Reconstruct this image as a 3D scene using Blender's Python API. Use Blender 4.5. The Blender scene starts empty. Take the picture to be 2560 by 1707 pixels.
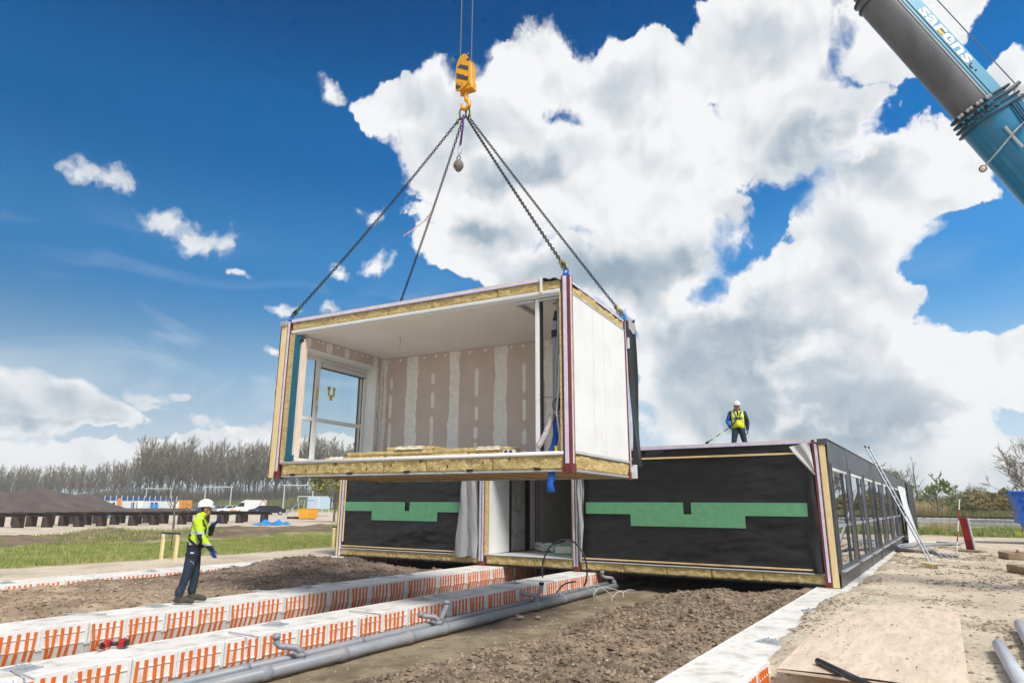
import bpy, math, random
import numpy as np
from mathutils import Vector, Matrix
sc = bpy.context.scene
C = sc.collection
R = math.radians

# ------------------------------------------------------------------ camera
PW, PH, PF = 2560.0, 1707.0, 1642.11
YAW, PITCH, ROLL, EYE = 0.57789, 0.24343, 0.00452, 1.75
fwd = Vector((-math.sin(YAW) * math.cos(PITCH), math.cos(YAW) * math.cos(PITCH), math.sin(PITCH)))
rt = Vector((math.cos(YAW), math.sin(YAW), 0)); up = rt.cross(fwd)
cr, sr = math.cos(ROLL), math.sin(ROLL)
rt, up = cr * rt + sr * up, -sr * rt + cr * up
EYEP = Vector((0, 0, EYE))
cam = bpy.data.cameras.new('camera'); cam.sensor_width = 36; cam.lens = PF / PW * 36
cam.clip_start = 0.1; cam.clip_end = 5000
camo = bpy.data.objects.new('camera', cam); C.objects.link(camo)
mw = Matrix((rt, up, -fwd)).transposed().to_4x4(); mw.translation = EYEP
camo.matrix_world = mw; sc.camera = camo

def ray(px, py):
    return fwd + rt * ((px - PW / 2) / PF) - up * ((py - PH / 2) / PF)
def gp(px, py, z=0.0):              # where the sight line meets the level z
    d = ray(px, py); return EYEP + d * ((z - EYE) / d.z)
def onx(px, py, x):
    d = ray(px, py); return EYEP + d * (x / d.x)
def ony(px, py, y):
    d = ray(px, py); return EYEP + d * (y / d.y)
def far(px, dist, z=0.0):           # ground point at a distance along the bearing of a pixel column
    d = ray(px, 1262); h = Vector((d.x, d.y, 0)).normalized() * dist; h.z = z; return h

# ------------------------------------------------------------------ sun, exposure
SUN_EL, SUN_AZ = R(50), R(115)      # azimuth clockwise from +Y
SUNV = Vector((math.sin(SUN_AZ) * math.cos(SUN_EL), math.cos(SUN_AZ) * math.cos(SUN_EL), math.sin(SUN_EL)))
sl = bpy.data.lights.new('sun', 'SUN'); sl.energy = 2.3; sl.angle = R(15); sl.color = (1, .965, .9)
so = bpy.data.objects.new('sun', sl); C.objects.link(so)
so.rotation_euler = (-SUNV).to_track_quat('-Z', 'Y').to_euler()
vs = sc.view_settings
vs.view_transform = 'Standard'; vs.look = 'None'; vs.gamma = 1; vs.use_curve_mapping = False; vs.exposure = 0.75
sc.cycles.use_denoising = True
sc.cycles.use_adaptive_sampling = True; sc.cycles.adaptive_threshold = .015; sc.cycles.adaptive_min_samples = 12
sc.cycles.max_bounces = 8; sc.cycles.transparent_max_bounces = 24
sc.cycles.diffuse_bounces = 4; sc.cycles.volume_bounces = 1

# ------------------------------------------------------------------ world: blue sky with cumulus
world = bpy.data.worlds.new('World'); sc.world = world; world.use_nodes = True
world.cycles.sampling_method = 'MANUAL'; world.cycles.sample_map_resolution = 256
wt = world.node_tree; wt.nodes.clear()
def WN(tree, typ, **kw):
    n = tree.nodes.new(typ)
    for k, v in kw.items(): setattr(n, k, v)
    return n
def mth(tree, op, a, b=None, c=None, clamp=False):
    n = tree.nodes.new('ShaderNodeMath'); n.operation = op; n.use_clamp = clamp
    for i, q in enumerate((a, b, c)):
        if q is None: continue
        if isinstance(q, (int, float)): n.inputs[i].default_value = q
        else: tree.links.new(q, n.inputs[i])
    return n.outputs[0]
def vmt(tree, op, a, b=None, scale=None):
    n = tree.nodes.new('ShaderNodeVectorMath'); n.operation = op
    for i, q in enumerate((a, b)):
        if q is None: continue
        if isinstance(q, (tuple, list, Vector)): n.inputs[i].default_value = q
        else: tree.links.new(q, n.inputs[i])
    if scale is not None: n.inputs['Scale'].default_value = scale
    return n.outputs['Value'] if op in ('LENGTH', 'DOT_PRODUCT', 'DISTANCE') else n.outputs[0]
def mixc(tree, f, a, b, mode='MIX'):
    n = tree.nodes.new('ShaderNodeMix'); n.data_type = 'RGBA'; n.blend_type = mode
    for s, q in ((n.inputs[0], f), (n.inputs[6], a), (n.inputs[7], b)):
        if isinstance(q, (int, float)): s.default_value = q
        elif isinstance(q, tuple): s.default_value = (*q, 1) if len(q) == 3 else q
        else: tree.links.new(q, s)
    return n.outputs[2]
def mrange(tree, v, a, b, c=0.0, d=1.0, smooth=True):
    n = tree.nodes.new('ShaderNodeMapRange'); n.interpolation_type = 'SMOOTHSTEP' if smooth else 'LINEAR'
    tree.links.new(v, n.inputs[0])
    for i, q in enumerate((a, b, c, d)): n.inputs[i + 1].default_value = q
    return n.outputs[0]

def build_sky():
    t = wt; L = t.links.new
    tc = WN(t, 'ShaderNodeTexCoord'); D = tc.outputs['Generated']
    sky = WN(t, 'ShaderNodeTexSky', sky_type='NISHITA', sun_disc=False, sun_elevation=SUN_EL, sun_rotation=SUN_AZ,
             altitude=0, air_density=1.0, dust_density=0.6, ozone_density=3.0)
    sep = WN(t, 'ShaderNodeSeparateXYZ'); L(D, sep.inputs[0]); zz = sep.outputs[2]
    el = mth(t, 'ARCSINE', zz)
    az = mth(t, 'ARCTAN2', sep.outputs[0], sep.outputs[1])      # clockwise from +Y
    # deepen the blue the way a polarised wide-angle photograph shows it, paler to the horizon
    rp = WN(t, 'ShaderNodeValToRGB'); L(mth(t, 'MULTIPLY', el, 1.0), rp.inputs[0]); cr = rp.color_ramp; cr.interpolation = 'EASE'
    for p, c in ((.0, (.60, .74, .84)), (.15, (.235, .465, .70)), (.32, (.046, .265, .61)), (.50, (.006, .150, .450)), (.72, (.0, .068, .245))):
        e_ = cr.elements.new(p) if p not in (0.0,) else cr.elements[0]; e_.position = p; e_.color = (*c, 1)
    cr.elements[len(cr.elements) - 1].color = (.0, .05, .20, 1)
    azk = mrange(t, az, -1.25, .15, .82, 1.30, smooth=False)
    rpc = vmt(t, 'SCALE', rp.outputs[0], scale=SKYK); ak = WN(t, 'ShaderNodeCombineXYZ')
    for i in range(3): L(azk, ak.inputs[i])
    rpc = vmt(t, 'MULTIPLY', rpc, ak.outputs[0])
    base = mixc(t, .965, vmt(t, 'MULTIPLY', sky.outputs[0], (.36, .56, .76)), rpc)
    comb = WN(t, 'ShaderNodeCombineXYZ'); L(az, comb.inputs[0]); L(el, comb.inputs[1])
    # domain warp
    nz = WN(t, 'ShaderNodeTexNoise', noise_dimensions='2D'); nz.inputs['Scale'].default_value = 7; nz.inputs['Detail'].default_value = 5
    nz.inputs['Roughness'].default_value = .55; L(comb.outputs[0], nz.inputs['Vector'])
    warp = vmt(t, 'SCALE', vmt(t, 'SUBTRACT', nz.outputs['Color'], (.5, .5, .5)), scale=.10)
    P = vmt(t, 'ADD', comb.outputs[0], warp)
    def azel(px, py):
        d = ray(px * PW / 2352, py * PW / 2352).normalized(); return math.atan2(d.x, d.y), math.asin(d.z)
    def field(blobs, sm=.25):
        cur = None
        for (x, y, rx, ry) in blobs:
            a, e = azel(x, y); a1, e1 = azel(x + rx, y); a2, e2 = azel(x, y - ry)
            ra = math.hypot(a1 - a, e1 - e); re = math.hypot(a2 - a, e2 - e)
            m = WN(t, 'ShaderNodeMapping'); L(P, m.inputs['Vector'])
            m.inputs['Location'].default_value = (-a / ra, -e / re, 0); m.inputs['Scale'].default_value = (1 / ra, 1 / re, 0)
            d = vmt(t, 'LENGTH', m.outputs[0])
            cur = d if cur is None else mth(t, 'SMOOTH_MIN', cur, d, sm)
        return cur
    big = [(905, 245, 105, 80), (1070, 300, 190, 150), (1240, 160, 130, 100), (1230, 420, 310, 170), (1120, 560, 140, 90), (1450, 200, 190, 110),
           (1500, 420, 260, 200), (1760, 90, 230, 150), (1780, 300, 230, 170), (2080, 70, 190, 120), (1300, 620, 230, 90), (1480, 620, 170, 130),
           (1650, 800, 260, 130), (1560, 940, 120, 150), (2080, 390, 200, 110), (2180, 440, 90, 70), (1960, 530, 190, 110), (1850, 700, 250, 140),
           (1960, 640, 150, 180), (2000, 900, 320, 150), (2290, 830, 210, 90), (2330, 190, 110, 65), (1900, 1070, 560, 110), (1720, 930, 120, 100), (90, 915, 190, 76), (-30, 930, 190, 95), (225, 945, 110, 40), (40, 1035, 240, 36), (270, 1045, 170, 34), (660, 1045, 260, 46), (560, 1010, 80, 34)]
    shade = [(1330, 640, 300, 100), (1700, 800, 330, 190), (1880, 960, 420, 110), (1930, 330, 200, 120), (1200, 400, 150, 60), (1100, 520, 120, 50), (2150, 620, 160, 90), (1620, 620, 200, 70), (150, 985, 260, 34), (2250, 960, 260, 60)]
    small = [(170, 412, 62, 34), (250, 436, 62, 42), (395, 510, 72, 40), (465, 545, 70, 46), (330, 905, 60, 26), (250, 1040, 160, 30), (560, 1000, 100, 40), (640, 985, 60, 34),
             (700, 1040, 220, 44), (640, 697, 36, 24), (750, 706, 58, 25), (770, 203, 34, 24), (843, 492, 34, 30), (785, 616, 36, 18), (880, 610, 60, 24), (540, 618, 32, 15),
             (450, 968, 46, 22), (332, 926, 44, 20), (405, 898, 28, 12), (625, 795, 26, 14)]
    fs_ = field(shade, .3); f1 = field(big, .22); f2 = field(small, .08)
    dmin = f1
    # away from the view the same broken cumulus goes on, left to the noise alone
    ctr = ray(1280, 853).normalized()
    away = mrange(t, vmt(t, 'DOT_PRODUCT', D, ctr), .80, .62)
    dmin = mth(t, 'ADD', mth(t, 'MULTIPLY', dmin, mth(t, 'SUBTRACT', 1.0, away)), mth(t, 'MULTIPLY', away, 0.95))
    # billows
    def bill(vec):
        n1 = WN(t, 'ShaderNodeTexNoise', noise_dimensions='2D'); n1.inputs['Scale'].default_value = 6; n1.inputs['Detail'].default_value = 7
        n1.inputs['Roughness'].default_value = .6; L(vec, n1.inputs['Vector'])
        v1 = WN(t, 'ShaderNodeTexVoronoi', voronoi_dimensions='2D'); v1.feature = 'F1'; v1.inputs['Scale'].default_value = 15
        v1.inputs['Detail'].default_value = 2.5; v1.inputs['Roughness'].default_value = .6; v1.normalize = True
        L(vec, v1.inputs['Vector'])
        return mth(t, 'ADD', mth(t, 'MULTIPLY', mth(t, 'SUBTRACT', n1.outputs['Fac'], .5), 1.5), mth(t, 'MULTIPLY', mth(t, 'SUBTRACT', .42, v1.outputs['Distance']), .75))
    Ds = vmt(t, 'ADD', comb.outputs[0], vmt(t, 'SCALE', warp, scale=.6))
    b0 = bill(Ds)
    sdir = Vector((.35, 1, 0)).normalized() * .03
    def shn(vec):
        n1 = WN(t, 'ShaderNodeTexNoise', noise_dimensions='2D'); n1.inputs['Scale'].default_value = 7; n1.inputs['Detail'].default_value = 5; n1.inputs['Roughness'].default_value = .5; L(vec, n1.inputs['Vector']); return n1.outputs['Fac']
    b1 = shn(vmt(t, 'ADD', Ds, tuple(sdir)))
    nh = WN(t, 'ShaderNodeTexNoise', noise_dimensions='2D'); nh.inputs['Scale'].default_value = 30; nh.inputs['Detail'].default_value = 6; nh.inputs['Roughness'].default_value = .62; L(Ds, nh.inputs['Vector'])
    bh = mth(t, 'SUBTRACT', nh.outputs['Fac'], .5)
    densA = mth(t, 'ADD', mth(t, 'SUBTRACT', 1.0, dmin), mth(t, 'ADD', mth(t, 'MULTIPLY', b0, .55), mth(t, 'MULTIPLY', bh, .36)))
    densB = mth(t, 'ADD', mth(t, 'SUBTRACT', 1.0, f2), mth(t, 'ADD', mth(t, 'MULTIPLY', bh, 1.7), mth(t, 'MULTIPLY', b0, .35)))
    dens = mth(t, 'MAXIMUM', densA, densB)
    softn = WN(t, 'ShaderNodeTexNoise', noise_dimensions='2D'); softn.inputs['Scale'].default_value = 5.5; softn.inputs['Detail'].default_value = 2; L(vmt(t, 'ADD', comb.outputs[0], (3.3, 1.7, 0)), softn.inputs['Vector'])
    soft = mrange(t, softn.outputs['Fac'], .42, .68, .09, .42)
    mA = mth(t, 'DIVIDE', mth(t, 'ADD', densA, .02), soft, clamp=True); mA = mrange(t, mA, 0, 1)
    mask = mth(t, 'MAXIMUM', mA, mrange(t, densB, .0, .85))
    # shading: relief towards the light plus broad grey bases
    relief = mth(t, 'MULTIPLY', mth(t, 'SUBTRACT', shn(Ds), b1), 1.9)
    lowf = WN(t, 'ShaderNodeTexNoise', noise_dimensions='2D'); lowf.inputs['Scale'].default_value = 3.2; lowf.inputs['Detail'].default_value = 4; lowf.inputs['Roughness'].default_value = .5
    stretch = vmt(t, 'MULTIPLY', comb.outputs[0], (1, 1.8, 1)); L(stretch, lowf.inputs['Vector'])
    thick = mrange(t, dens, .15, 1.0)
    grey = mth(t, 'MULTIPLY', thick, mrange(t, lowf.outputs['Fac'], .36, .62))
    grey = mth(t, 'MULTIPLY', grey, .42)
    sh = mth(t, 'MULTIPLY', mrange(t, mth(t, 'ADD', fs_, mth(t, 'MULTIPLY', mth(t, 'SUBTRACT', .5, lowf.outputs['Fac']), .9)), 1.15, .35), mrange(t, dens, .12, .6))
    grey = mth(t, 'MAXIMUM', grey, mth(t, 'MULTIPLY', sh, mth(t, 'ADD', .95, mth(t, 'MULTIPLY', bh, .45))))
    lit = mth(t, 'ADD', mth(t, 'MULTIPLY', relief, mth(t, 'SUBTRACT', 1.0, mth(t, 'MULTIPLY', grey, .45))), mth(t, 'SUBTRACT', .97, mth(t, 'MULTIPLY', grey, .80)))
    lit = mrange(t, lit, 0.05, 1.0, smooth=False)
    ccol = mixc(t, lit, (.33, .43, .52), (.95, .955, .965))
    ccol = vmt(t, 'SCALE', ccol, scale=CLOUDK)
    # thin high veil (cirrus) and milky air near the horizon
    vn = WN(t, 'ShaderNodeTexNoise', noise_dimensions='2D'); vn.inputs['Scale'].default_value = 4; vn.inputs['Detail'].default_value = 5; vn.inputs['Roughness'].default_value = .5; vn.inputs['Distortion'].default_value = .6
    L(vmt(t, 'MULTIPLY', comb.outputs[0], (1.0, 3.6, 1)), vn.inputs['Vector'])
    veil = mth(t, 'MULTIPLY', mrange(t, vn.outputs['Fac'], .50, .78), mrange(t, el, .42, .12, 0, .42))
    milk = mrange(t, el, .26, -.02, 0, .72)
    c0 = mixc(t, veil, base, vmt(t, 'SCALE', (.72, .79, .86), scale=CLOUDK))
    c0 = mixc(t, milk, c0, vmt(t, 'SCALE', (.74, .82, .87), scale=CLOUDK))
    col = mixc(t, mask, c0, ccol)
    bg = WN(t, 'ShaderNodeBackground'); bg.inputs['Strength'].default_value = 0.12
    out = WN(t, 'ShaderNodeOutputWorld'); L(col, bg.inputs[0]); L(bg.outputs[0], out.inputs[0])
SKYK, CLOUDK = 4.7, 4.85
build_sky()

# ------------------------------------------------------------------ helpers
rng = random.Random(7)
nrs = np.random.RandomState(11)
_perm = nrs.rand(256, 256)
def vnoise(x, y, seed=0):
    x = x + seed * 17.37; y = y + seed * 9.71
    xi = np.floor(x).astype(int); yi = np.floor(y).astype(int); fx = x - xi; fy = y - yi
    fx = fx * fx * fx * (fx * (fx * 6 - 15) + 10); fy = fy * fy * fy * (fy * (fy * 6 - 15) + 10)
    a = _perm[xi & 255, yi & 255]; b = _perm[(xi + 1) & 255, yi & 255]; c = _perm[xi & 255, (yi + 1) & 255]; d = _perm[(xi + 1) & 255, (yi + 1) & 255]
    return (a * (1 - fx) + b * fx) * (1 - fy) + (c * (1 - fx) + d * fx) * fy - .5
def fbm(x, y, seed=0, octs=4, gain=.5):
    s = 0; a = 1.0
    for i in range(octs):
        s = s + a * vnoise(x, y, seed + i * 3); x = x * 2.03; y = y * 2.03; a *= gain
    return s
def sstep(x, a, b):
    t = np.clip((x - a) / (b - a), 0, 1); return t * t * (3 - 2 * t)

class G:
    """collects faces of one mesh"""
    def __init__(s): s.v = []; s.f = []; s.m = []
    def add(s, vs, fs, mi=0, M=None):
        k = len(s.v)
        if M is not None: vs = [M @ Vector(q) for q in vs]
        s.v.extend(tuple(q) for q in vs); s.f.extend(tuple(i + k for i in q) for q in fs); s.m.extend([mi] * len(fs)); return s
    def box(s, x0, x1, y0, y1, z0, z1, mi=0, M=None):
        return s.add([(x0, y0, z0), (x1, y0, z0), (x1, y1, z0), (x0, y1, z0), (x0, y0, z1), (x1, y0, z1), (x1, y1, z1), (x0, y1, z1)],
                     [(3, 2, 1, 0), (4, 5, 6, 7), (0, 1, 5, 4), (1, 2, 6, 5), (2, 3, 7, 6), (3, 0, 4, 7)], mi, M)
    def bbox(s, x0, x1, y0, y1, z0, z1, b=.01, mi=0, M=None):
        """box with chamfered edges"""
        b = min(b, (x1 - x0) * .49, (y1 - y0) * .49, (z1 - z0) * .49)
        X = (x0, x1); Y = (y0, y1); Z = (z0, z1); vs = []; idx = {}
        for i in (0, 1):
            for j in (0, 1):
                for k in (0, 1):
                    dx = b if i == 0 else -b; dy = b if j == 0 else -b; dz = b if k == 0 else -b
                    idx[i, j, k, 0] = len(vs); vs.append((X[i], Y[j] + dy, Z[k] + dz))
                    idx[i, j, k, 1] = len(vs); vs.append((X[i] + dx, Y[j], Z[k] + dz))
                    idx[i, j, k, 2] = len(vs); vs.append((X[i] + dx, Y[j] + dy, Z[k]))
        fs = []
        for i in (0, 1): fs.append([idx[i, 0, 0, 0], idx[i, 1, 0, 0], idx[i, 1, 1, 0], idx[i, 0, 1, 0]][::1 if i else -1])
        for j in (0, 1): fs.append([idx[0, j, 0, 1], idx[1, j, 0, 1], idx[1, j, 1, 1], idx[0, j, 1, 1]][::-1 if j else 1])
        for k in (0, 1): fs.append([idx[0, 0, k, 2], idx[1, 0, k, 2], idx[1, 1, k, 2], idx[0, 1, k, 2]][::1 if k else -1])
        for i in (0, 1):
            for j in (0, 1): fs.append([idx[i, j, 0, 0], idx[i, j, 1, 0], idx[i, j, 1, 1], idx[i, j, 0, 1]])
            for k in (0, 1): fs.append([idx[i, 0, k, 0], idx[i, 1, k, 0], idx[i, 1, k, 2], idx[i, 0, k, 2]])
        for j in (0, 1):
            for k in (0, 1): fs.append([idx[0, j, k, 1], idx[1, j, k, 1], idx[1, j, k, 2], idx[0, j, k, 2]])
        for i in (0, 1):
            for j in (0, 1):
                for k in (0, 1): fs.append([idx[i, j, k, 0], idx[i, j, k, 1], idx[i, j, k, 2]])
        return s.add(vs, fs, mi, M)
    def tube(s, pts, r, n=8, mi=0, cap=True, M=None, sx=1.0):
        pts = [Vector(p) for p in pts]; k = len(pts); rs = r if isinstance(r, (list, tuple)) else [r] * k
        vs = []; fs = []; u = None
        for i, p in enumerate(pts):
            t = (pts[min(i + 1, k - 1)] - pts[max(i - 1, 0)])
            t = t.normalized() if t.length > 1e-9 else Vector((0, 0, 1))
            if u is None:
                u = t.cross(Vector((0, 0, 1)) if abs(t.z) < .9 else Vector((1, 0, 0))).normalized()
            else:
                u = (u - t * u.dot(t)).normalized()
            w = t.cross(u)
            for j in range(n):
                a = 2 * math.pi * j / n; vs.append(p + u * (math.cos(a) * rs[i] * sx) + w * (math.sin(a) * rs[i]))
        for i in range(k - 1):
            for j in range(n):
                fs.append((i * n + j, i * n + (j + 1) % n, (i + 1) * n + (j + 1) % n, (i + 1) * n + j))
        if cap: fs.append(tuple(range(n))[::-1]); fs.append(tuple((k - 1) * n + j for j in range(n)))
        return s.add(vs, fs, mi, M)
    def ring(s, c, ax1, ax2, R1, R2, r, n=20, m=6, mi=0):
        c = Vector(c); ax1 = Vector(ax1); ax2 = Vector(ax2); nn = ax1.cross(ax2).normalized(); vs = []; fs = []
        for i in range(n):
            a = 2 * math.pi * i / n; p = c + ax1 * (R1 * math.cos(a)) + ax2 * (R2 * math.sin(a)); o = (ax1 * (math.cos(a) / R1) + ax2 * (math.sin(a) / R2)).normalized()
            for j in range(m):
                b = 2 * math.pi * j / m; vs.append(p + o * (r * math.cos(b)) + nn * (r * math.sin(b)))
        for i in range(n):
            for j in range(m): fs.append((i * m + j, ((i + 1) % n) * m + j, ((i + 1) % n) * m + (j + 1) % m, i * m + (j + 1) % m))
        return s.add(vs, fs, mi)
    def prism(s, poly, h0, h1, axis='z', mi=0, M=None):
        def P(a, b, h): return (a, b, h) if axis == 'z' else ((a, h, b) if axis == 'y' else (h, a, b))
        n = len(poly); vs = [P(a, b, h0) for a, b in poly] + [P(a, b, h1) for a, b in poly]
        fs = [tuple(range(n))[::-1], tuple(range(n, 2 * n))] + [(i, (i + 1) % n, n + (i + 1) % n, n + i) for i in range(n)]
        return s.add(vs, fs, mi, M)
    def ball(s, c, rx, ry=None, rz=None, nu=12, nv=8, mi=0, M=None, jit=0, z0=-1.0):
        ry = rx if ry is None else ry; rz = rx if rz is None else rz; vs = []; fs = []
        for i in range(nv + 1):
            ph = math.pi * i / nv
            for j in range(nu):
                th = 2 * math.pi * j / nu; q = 1 + (rng.uniform(-jit, jit) if jit else 0); zz = max(math.cos(ph), z0)
                vs.append((c[0] + rx * q * math.sin(ph) * math.cos(th), c[1] + ry * q * math.sin(ph) * math.sin(th), c[2] + rz * q * zz))
        for i in range(nv):
            for j in range(nu): fs.append((i * nu + j, (i + 1) * nu + j, (i + 1) * nu + (j + 1) % nu, i * nu + (j + 1) % nu))
        return s.add(vs, fs, mi, M)
    def sheet(s, nu, nv, fn, mi=0, thick=0.0):
        vs = [Vector(fn(i / nu, j / nv)) for j in range(nv + 1) for i in range(nu + 1)]; w = nu + 1
        fs = [(j * w + i, j * w + i + 1, (j + 1) * w + i + 1, (j + 1) * w + i) for j in range(nv) for i in range(nu)]
        return s.add(vs, fs, mi)
    def obj(s, name, mats, parent=None, smooth=False, off=None):
        if off is not None: s.v = [(q[0] - off[0], q[1] - off[1], q[2] - off[2]) for q in s.v]
        return mk(name, s.v, s.f, mats, parent, smooth, s.m)

def mk(name, v, f, mats, parent=None, smooth=False, mi=None):
    me = bpy.data.meshes.new(name); me.from_pydata([tuple(q) for q in v] if not isinstance(v, np.ndarray) else v, [], f)
    if not isinstance(mats, (list, tuple)): mats = [mats]
    for m in mats: me.materials.append(m)
    if mi is not None and any(mi): me.polygons.foreach_set('material_index', mi)
    if smooth: me.polygons.foreach_set('use_smooth', [True] * len(me.polygons))
    me.update()
    o = bpy.data.objects.new(name, me); C.objects.link(o)
    if parent is not None: o.parent = parent
    return o
def gridmesh(name, xs, ys, Z, mats, parent=None, smooth=True, mi=None):
    nx, ny = len(xs), len(ys); X, Y = np.meshgrid(xs, ys)
    V = np.stack([X.ravel(), Y.ravel(), Z.ravel()], 1)
    i = np.arange(nx - 1)[None, :] + nx * np.arange(ny - 1)[:, None]
    F = np.stack([i, i + 1, i + 1 + nx, i + nx], -1).reshape(-1, 4)
    me = bpy.data.meshes.new(name); me.vertices.add(len(V)); me.vertices.foreach_set('co', V.ravel().astype(np.float32))
    me.loops.add(F.size); me.loops.foreach_set('vertex_index', F.ravel().astype(np.int32))
    me.polygons.add(len(F)); me.polygons.foreach_set('loop_start', (np.arange(len(F)) * 4).astype(np.int32))
    me.polygons.foreach_set('use_smooth', np.full(len(F), smooth))
    for m in (mats if isinstance(mats, (list, tuple)) else [mats]): me.materials.append(m)
    if mi is not None: me.polygons.foreach_set('material_index', mi.astype(np.int32))
    me.update(calc_edges=True); me.validate()
    o = bpy.data.objects.new(name, me); C.objects.link(o)
    if parent is not None: o.parent = parent
    return o
def soup(name, V, F, mats, parent=None, smooth=False):
    """numpy vertices and faces (all of one size)"""
    V = np.asarray(V, np.float32).reshape(-1, 3); F = np.asarray(F, np.int32); k = F.shape[1]
    me = bpy.data.meshes.new(name); me.vertices.add(len(V)); me.vertices.foreach_set('co', V.ravel())
    me.loops.add(F.size); me.loops.foreach_set('vertex_index', F.ravel())
    me.polygons.add(len(F)); me.polygons.foreach_set('loop_start', (np.arange(len(F)) * k).astype(np.int32))
    me.polygons.foreach_set('use_smooth', np.full(len(F), smooth))
    for m in (mats if isinstance(mats, (list, tuple)) else [mats]): me.materials.append(m)
    me.update(calc_edges=True)
    o = bpy.data.objects.new(name, me); C.objects.link(o)
    if parent is not None: o.parent = parent
    return o
def thing(name, label, cat, loc=(0, 0, 0), rotz=0.0, group=None, parent=None):
    o = bpy.data.objects.new(name, None); C.objects.link(o); o.empty_display_size = .1
    o.location = loc; o.rotation_euler = (0, 0, rotz); return tag(o, label, cat, group)
def tag(o, label, cat, group=None):
    o['label'] = label; o['category'] = cat
    if group: o['group'] = group
    return o
def struct(o): o['kind'] = 'structure'; return o
def stuff(o, label=None, cat=None):
    o['kind'] = 'stuff'
    if label: tag(o, label, cat)
    return o
def node(name, parent):           # an Empty that groups sub-parts under a thing
    o = bpy.data.objects.new(name, None); C.objects.link(o); o.parent = parent; o.empty_display_size = .1; return o
def inst(src, parent=None, loc=None, rot=None, scale=None):
    c = src.copy(); C.objects.link(c); c.parent = parent
    if loc is not None: c.location = loc
    if rot is not None: c.rotation_euler = rot
    if scale is not None: c.scale = scale
    return c
def dup(src, loc, rotz=0, scale=None, label=None, group=None):
    r = inst(src, None, loc, (0, 0, rotz), scale)
    if label: r['label'] = label
    if group: r['group'] = group
    for ch in src.children:
        k = inst(ch, r)
        for g2 in ch.children: inst(g2, k)
    return r

# ------------------------------------------------------------------ materials
def M(name, c1, c2=None, rough=.7, scale=6.0, detail=5, metal=0.0, bump=0.0, bscale=None, spec=.4, stretch=(1, 1, 1), c3=None, s3=60.0, f3=.5, contrast=(.35, .65), coat=0.0, bdetail=6):
    m = bpy.data.materials.new(name); m.use_nodes = True; t = m.node_tree; L = t.links.new
    b = t.nodes['Principled BSDF']; b.inputs['Roughness'].default_value = rough; b.inputs['Metallic'].default_value = metal
    b.inputs['Specular IOR Level'].default_value = spec; b.inputs['Coat Weight'].default_value = coat
    b.inputs['Base Color'].default_value = (*c1, 1)
    if c2 is None and not bump: return m
    tc = t.nodes.new('ShaderNodeTexCoord'); vec = tc.outputs['Object']
    if stretch != (1, 1, 1): vec = vmt(t, 'MULTIPLY', vec, stretch)
    def nz(s, d):
        n = t.nodes.new('ShaderNodeTexNoise'); n.inputs['Scale'].default_value = s; n.inputs['Detail'].default_value = d
        n.inputs['Roughness'].default_value = .6; L(vec, n.inputs['Vector']); return n.outputs['Fac']
    if c2 is not None:
        col = mixc(t, mrange(t, nz(scale, detail), *contrast), c1, c2)
        if c3 is not None: col = mixc(t, mrange(t, nz(s3, 3), .5, .72, 0, f3), col, c3)
        L(col, b.inputs['Base Color'])
    if bump:
        bn = t.nodes.new('ShaderNodeBump'); bn.inputs['Strength'].default_value = 1.0; bn.inputs['Distance'].default_value = bump
        L(nz(bscale or scale * 3, bdetail), bn.inputs['Height']); L(bn.outputs[0], b.inputs['Normal'])
    return m
def glass_mat(name, tint=(1, 1, 1), ior=1.5, extra=.0, panes=1.0):
    m = bpy.data.materials.new(name); m.use_nodes = True; t = m.node_tree; t.nodes.clear(); L = t.links.new
    tr = t.nodes.new('ShaderNodeBsdfTransparent'); tr.inputs[0].default_value = (*tint, 1)
    gl = t.nodes.new('ShaderNodeBsdfGlossy'); gl.inputs['Roughness'].default_value = .01
    fr = t.nodes.new('ShaderNodeFresnel'); ge = t.nodes.new('ShaderNodeNewGeometry'); L(mth(t, 'ADD', ior, mth(t, 'MULTIPLY', ge.outputs['Backfacing'], 1 / ior - ior)), fr.inputs[0])
    mx = t.nodes.new('ShaderNodeMixShader'); f = mth(t, 'ADD', mth(t, 'SUBTRACT', 1.0, mth(t, 'POWER', mth(t, 'SUBTRACT', 1.0, fr.outputs[0]), panes)), extra, clamp=True)
    L(f, mx.inputs[0]); L(tr.outputs[0], mx.inputs[1]); L(gl.outputs[0], mx.inputs[2])
    o = t.nodes.new('ShaderNodeOutputMaterial'); L(mx.outputs[0], o.inputs[0]); return m

m_sand = M('sand', (.66, .56, .43), (.47, .385, .28), .95, .6, 10, bump=.035, bscale=20, c3=(.28, .21, .14), s3=11, f3=.7, contrast=(.40, .68))
m_trench = M('wet_sand', (.33, .265, .175), (.19, .145, .09), .85, 1.4, 10, bump=.035, bscale=16, c3=(.13, .095, .06), s3=4, f3=.6)
m_soil = M('dark_soil', (.33, .245, .168), (.155, .108, .073), .95, 2.2, 10, bump=.03, bscale=34, c3=(.52, .41, .29), s3=16, f3=.7)
m_soil2 = M('pale_soil', (.50, .38, .265), (.30, .215, .145), .95, 1.3, 10, bump=.03, bscale=30, c3=(.13, .10, .07), s3=10, f3=.55)
m_heap = M('heap_soil', (.125, .093, .078), (.088, .065, .055), .95, .5, 8, bump=.05, bscale=3)
m_spoil = M('ditch_spoil', (.24, .165, .105), (.14, .098, .066), .95, .8, 9, bump=.05, bscale=6, c3=(.12, .16, .035), s3=1.2, f3=.6)
m_turf = M('turf', (.22, .24, .07), (.36, .33, .15), .95, .8, 8, bump=.03, bscale=12)
m_grass = M('grass_blade', (.19, .26, .05), (.33, .34, .10), .8, .6, 6, c3=(.52, .44, .23), s3=2.2, f3=.85)
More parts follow.
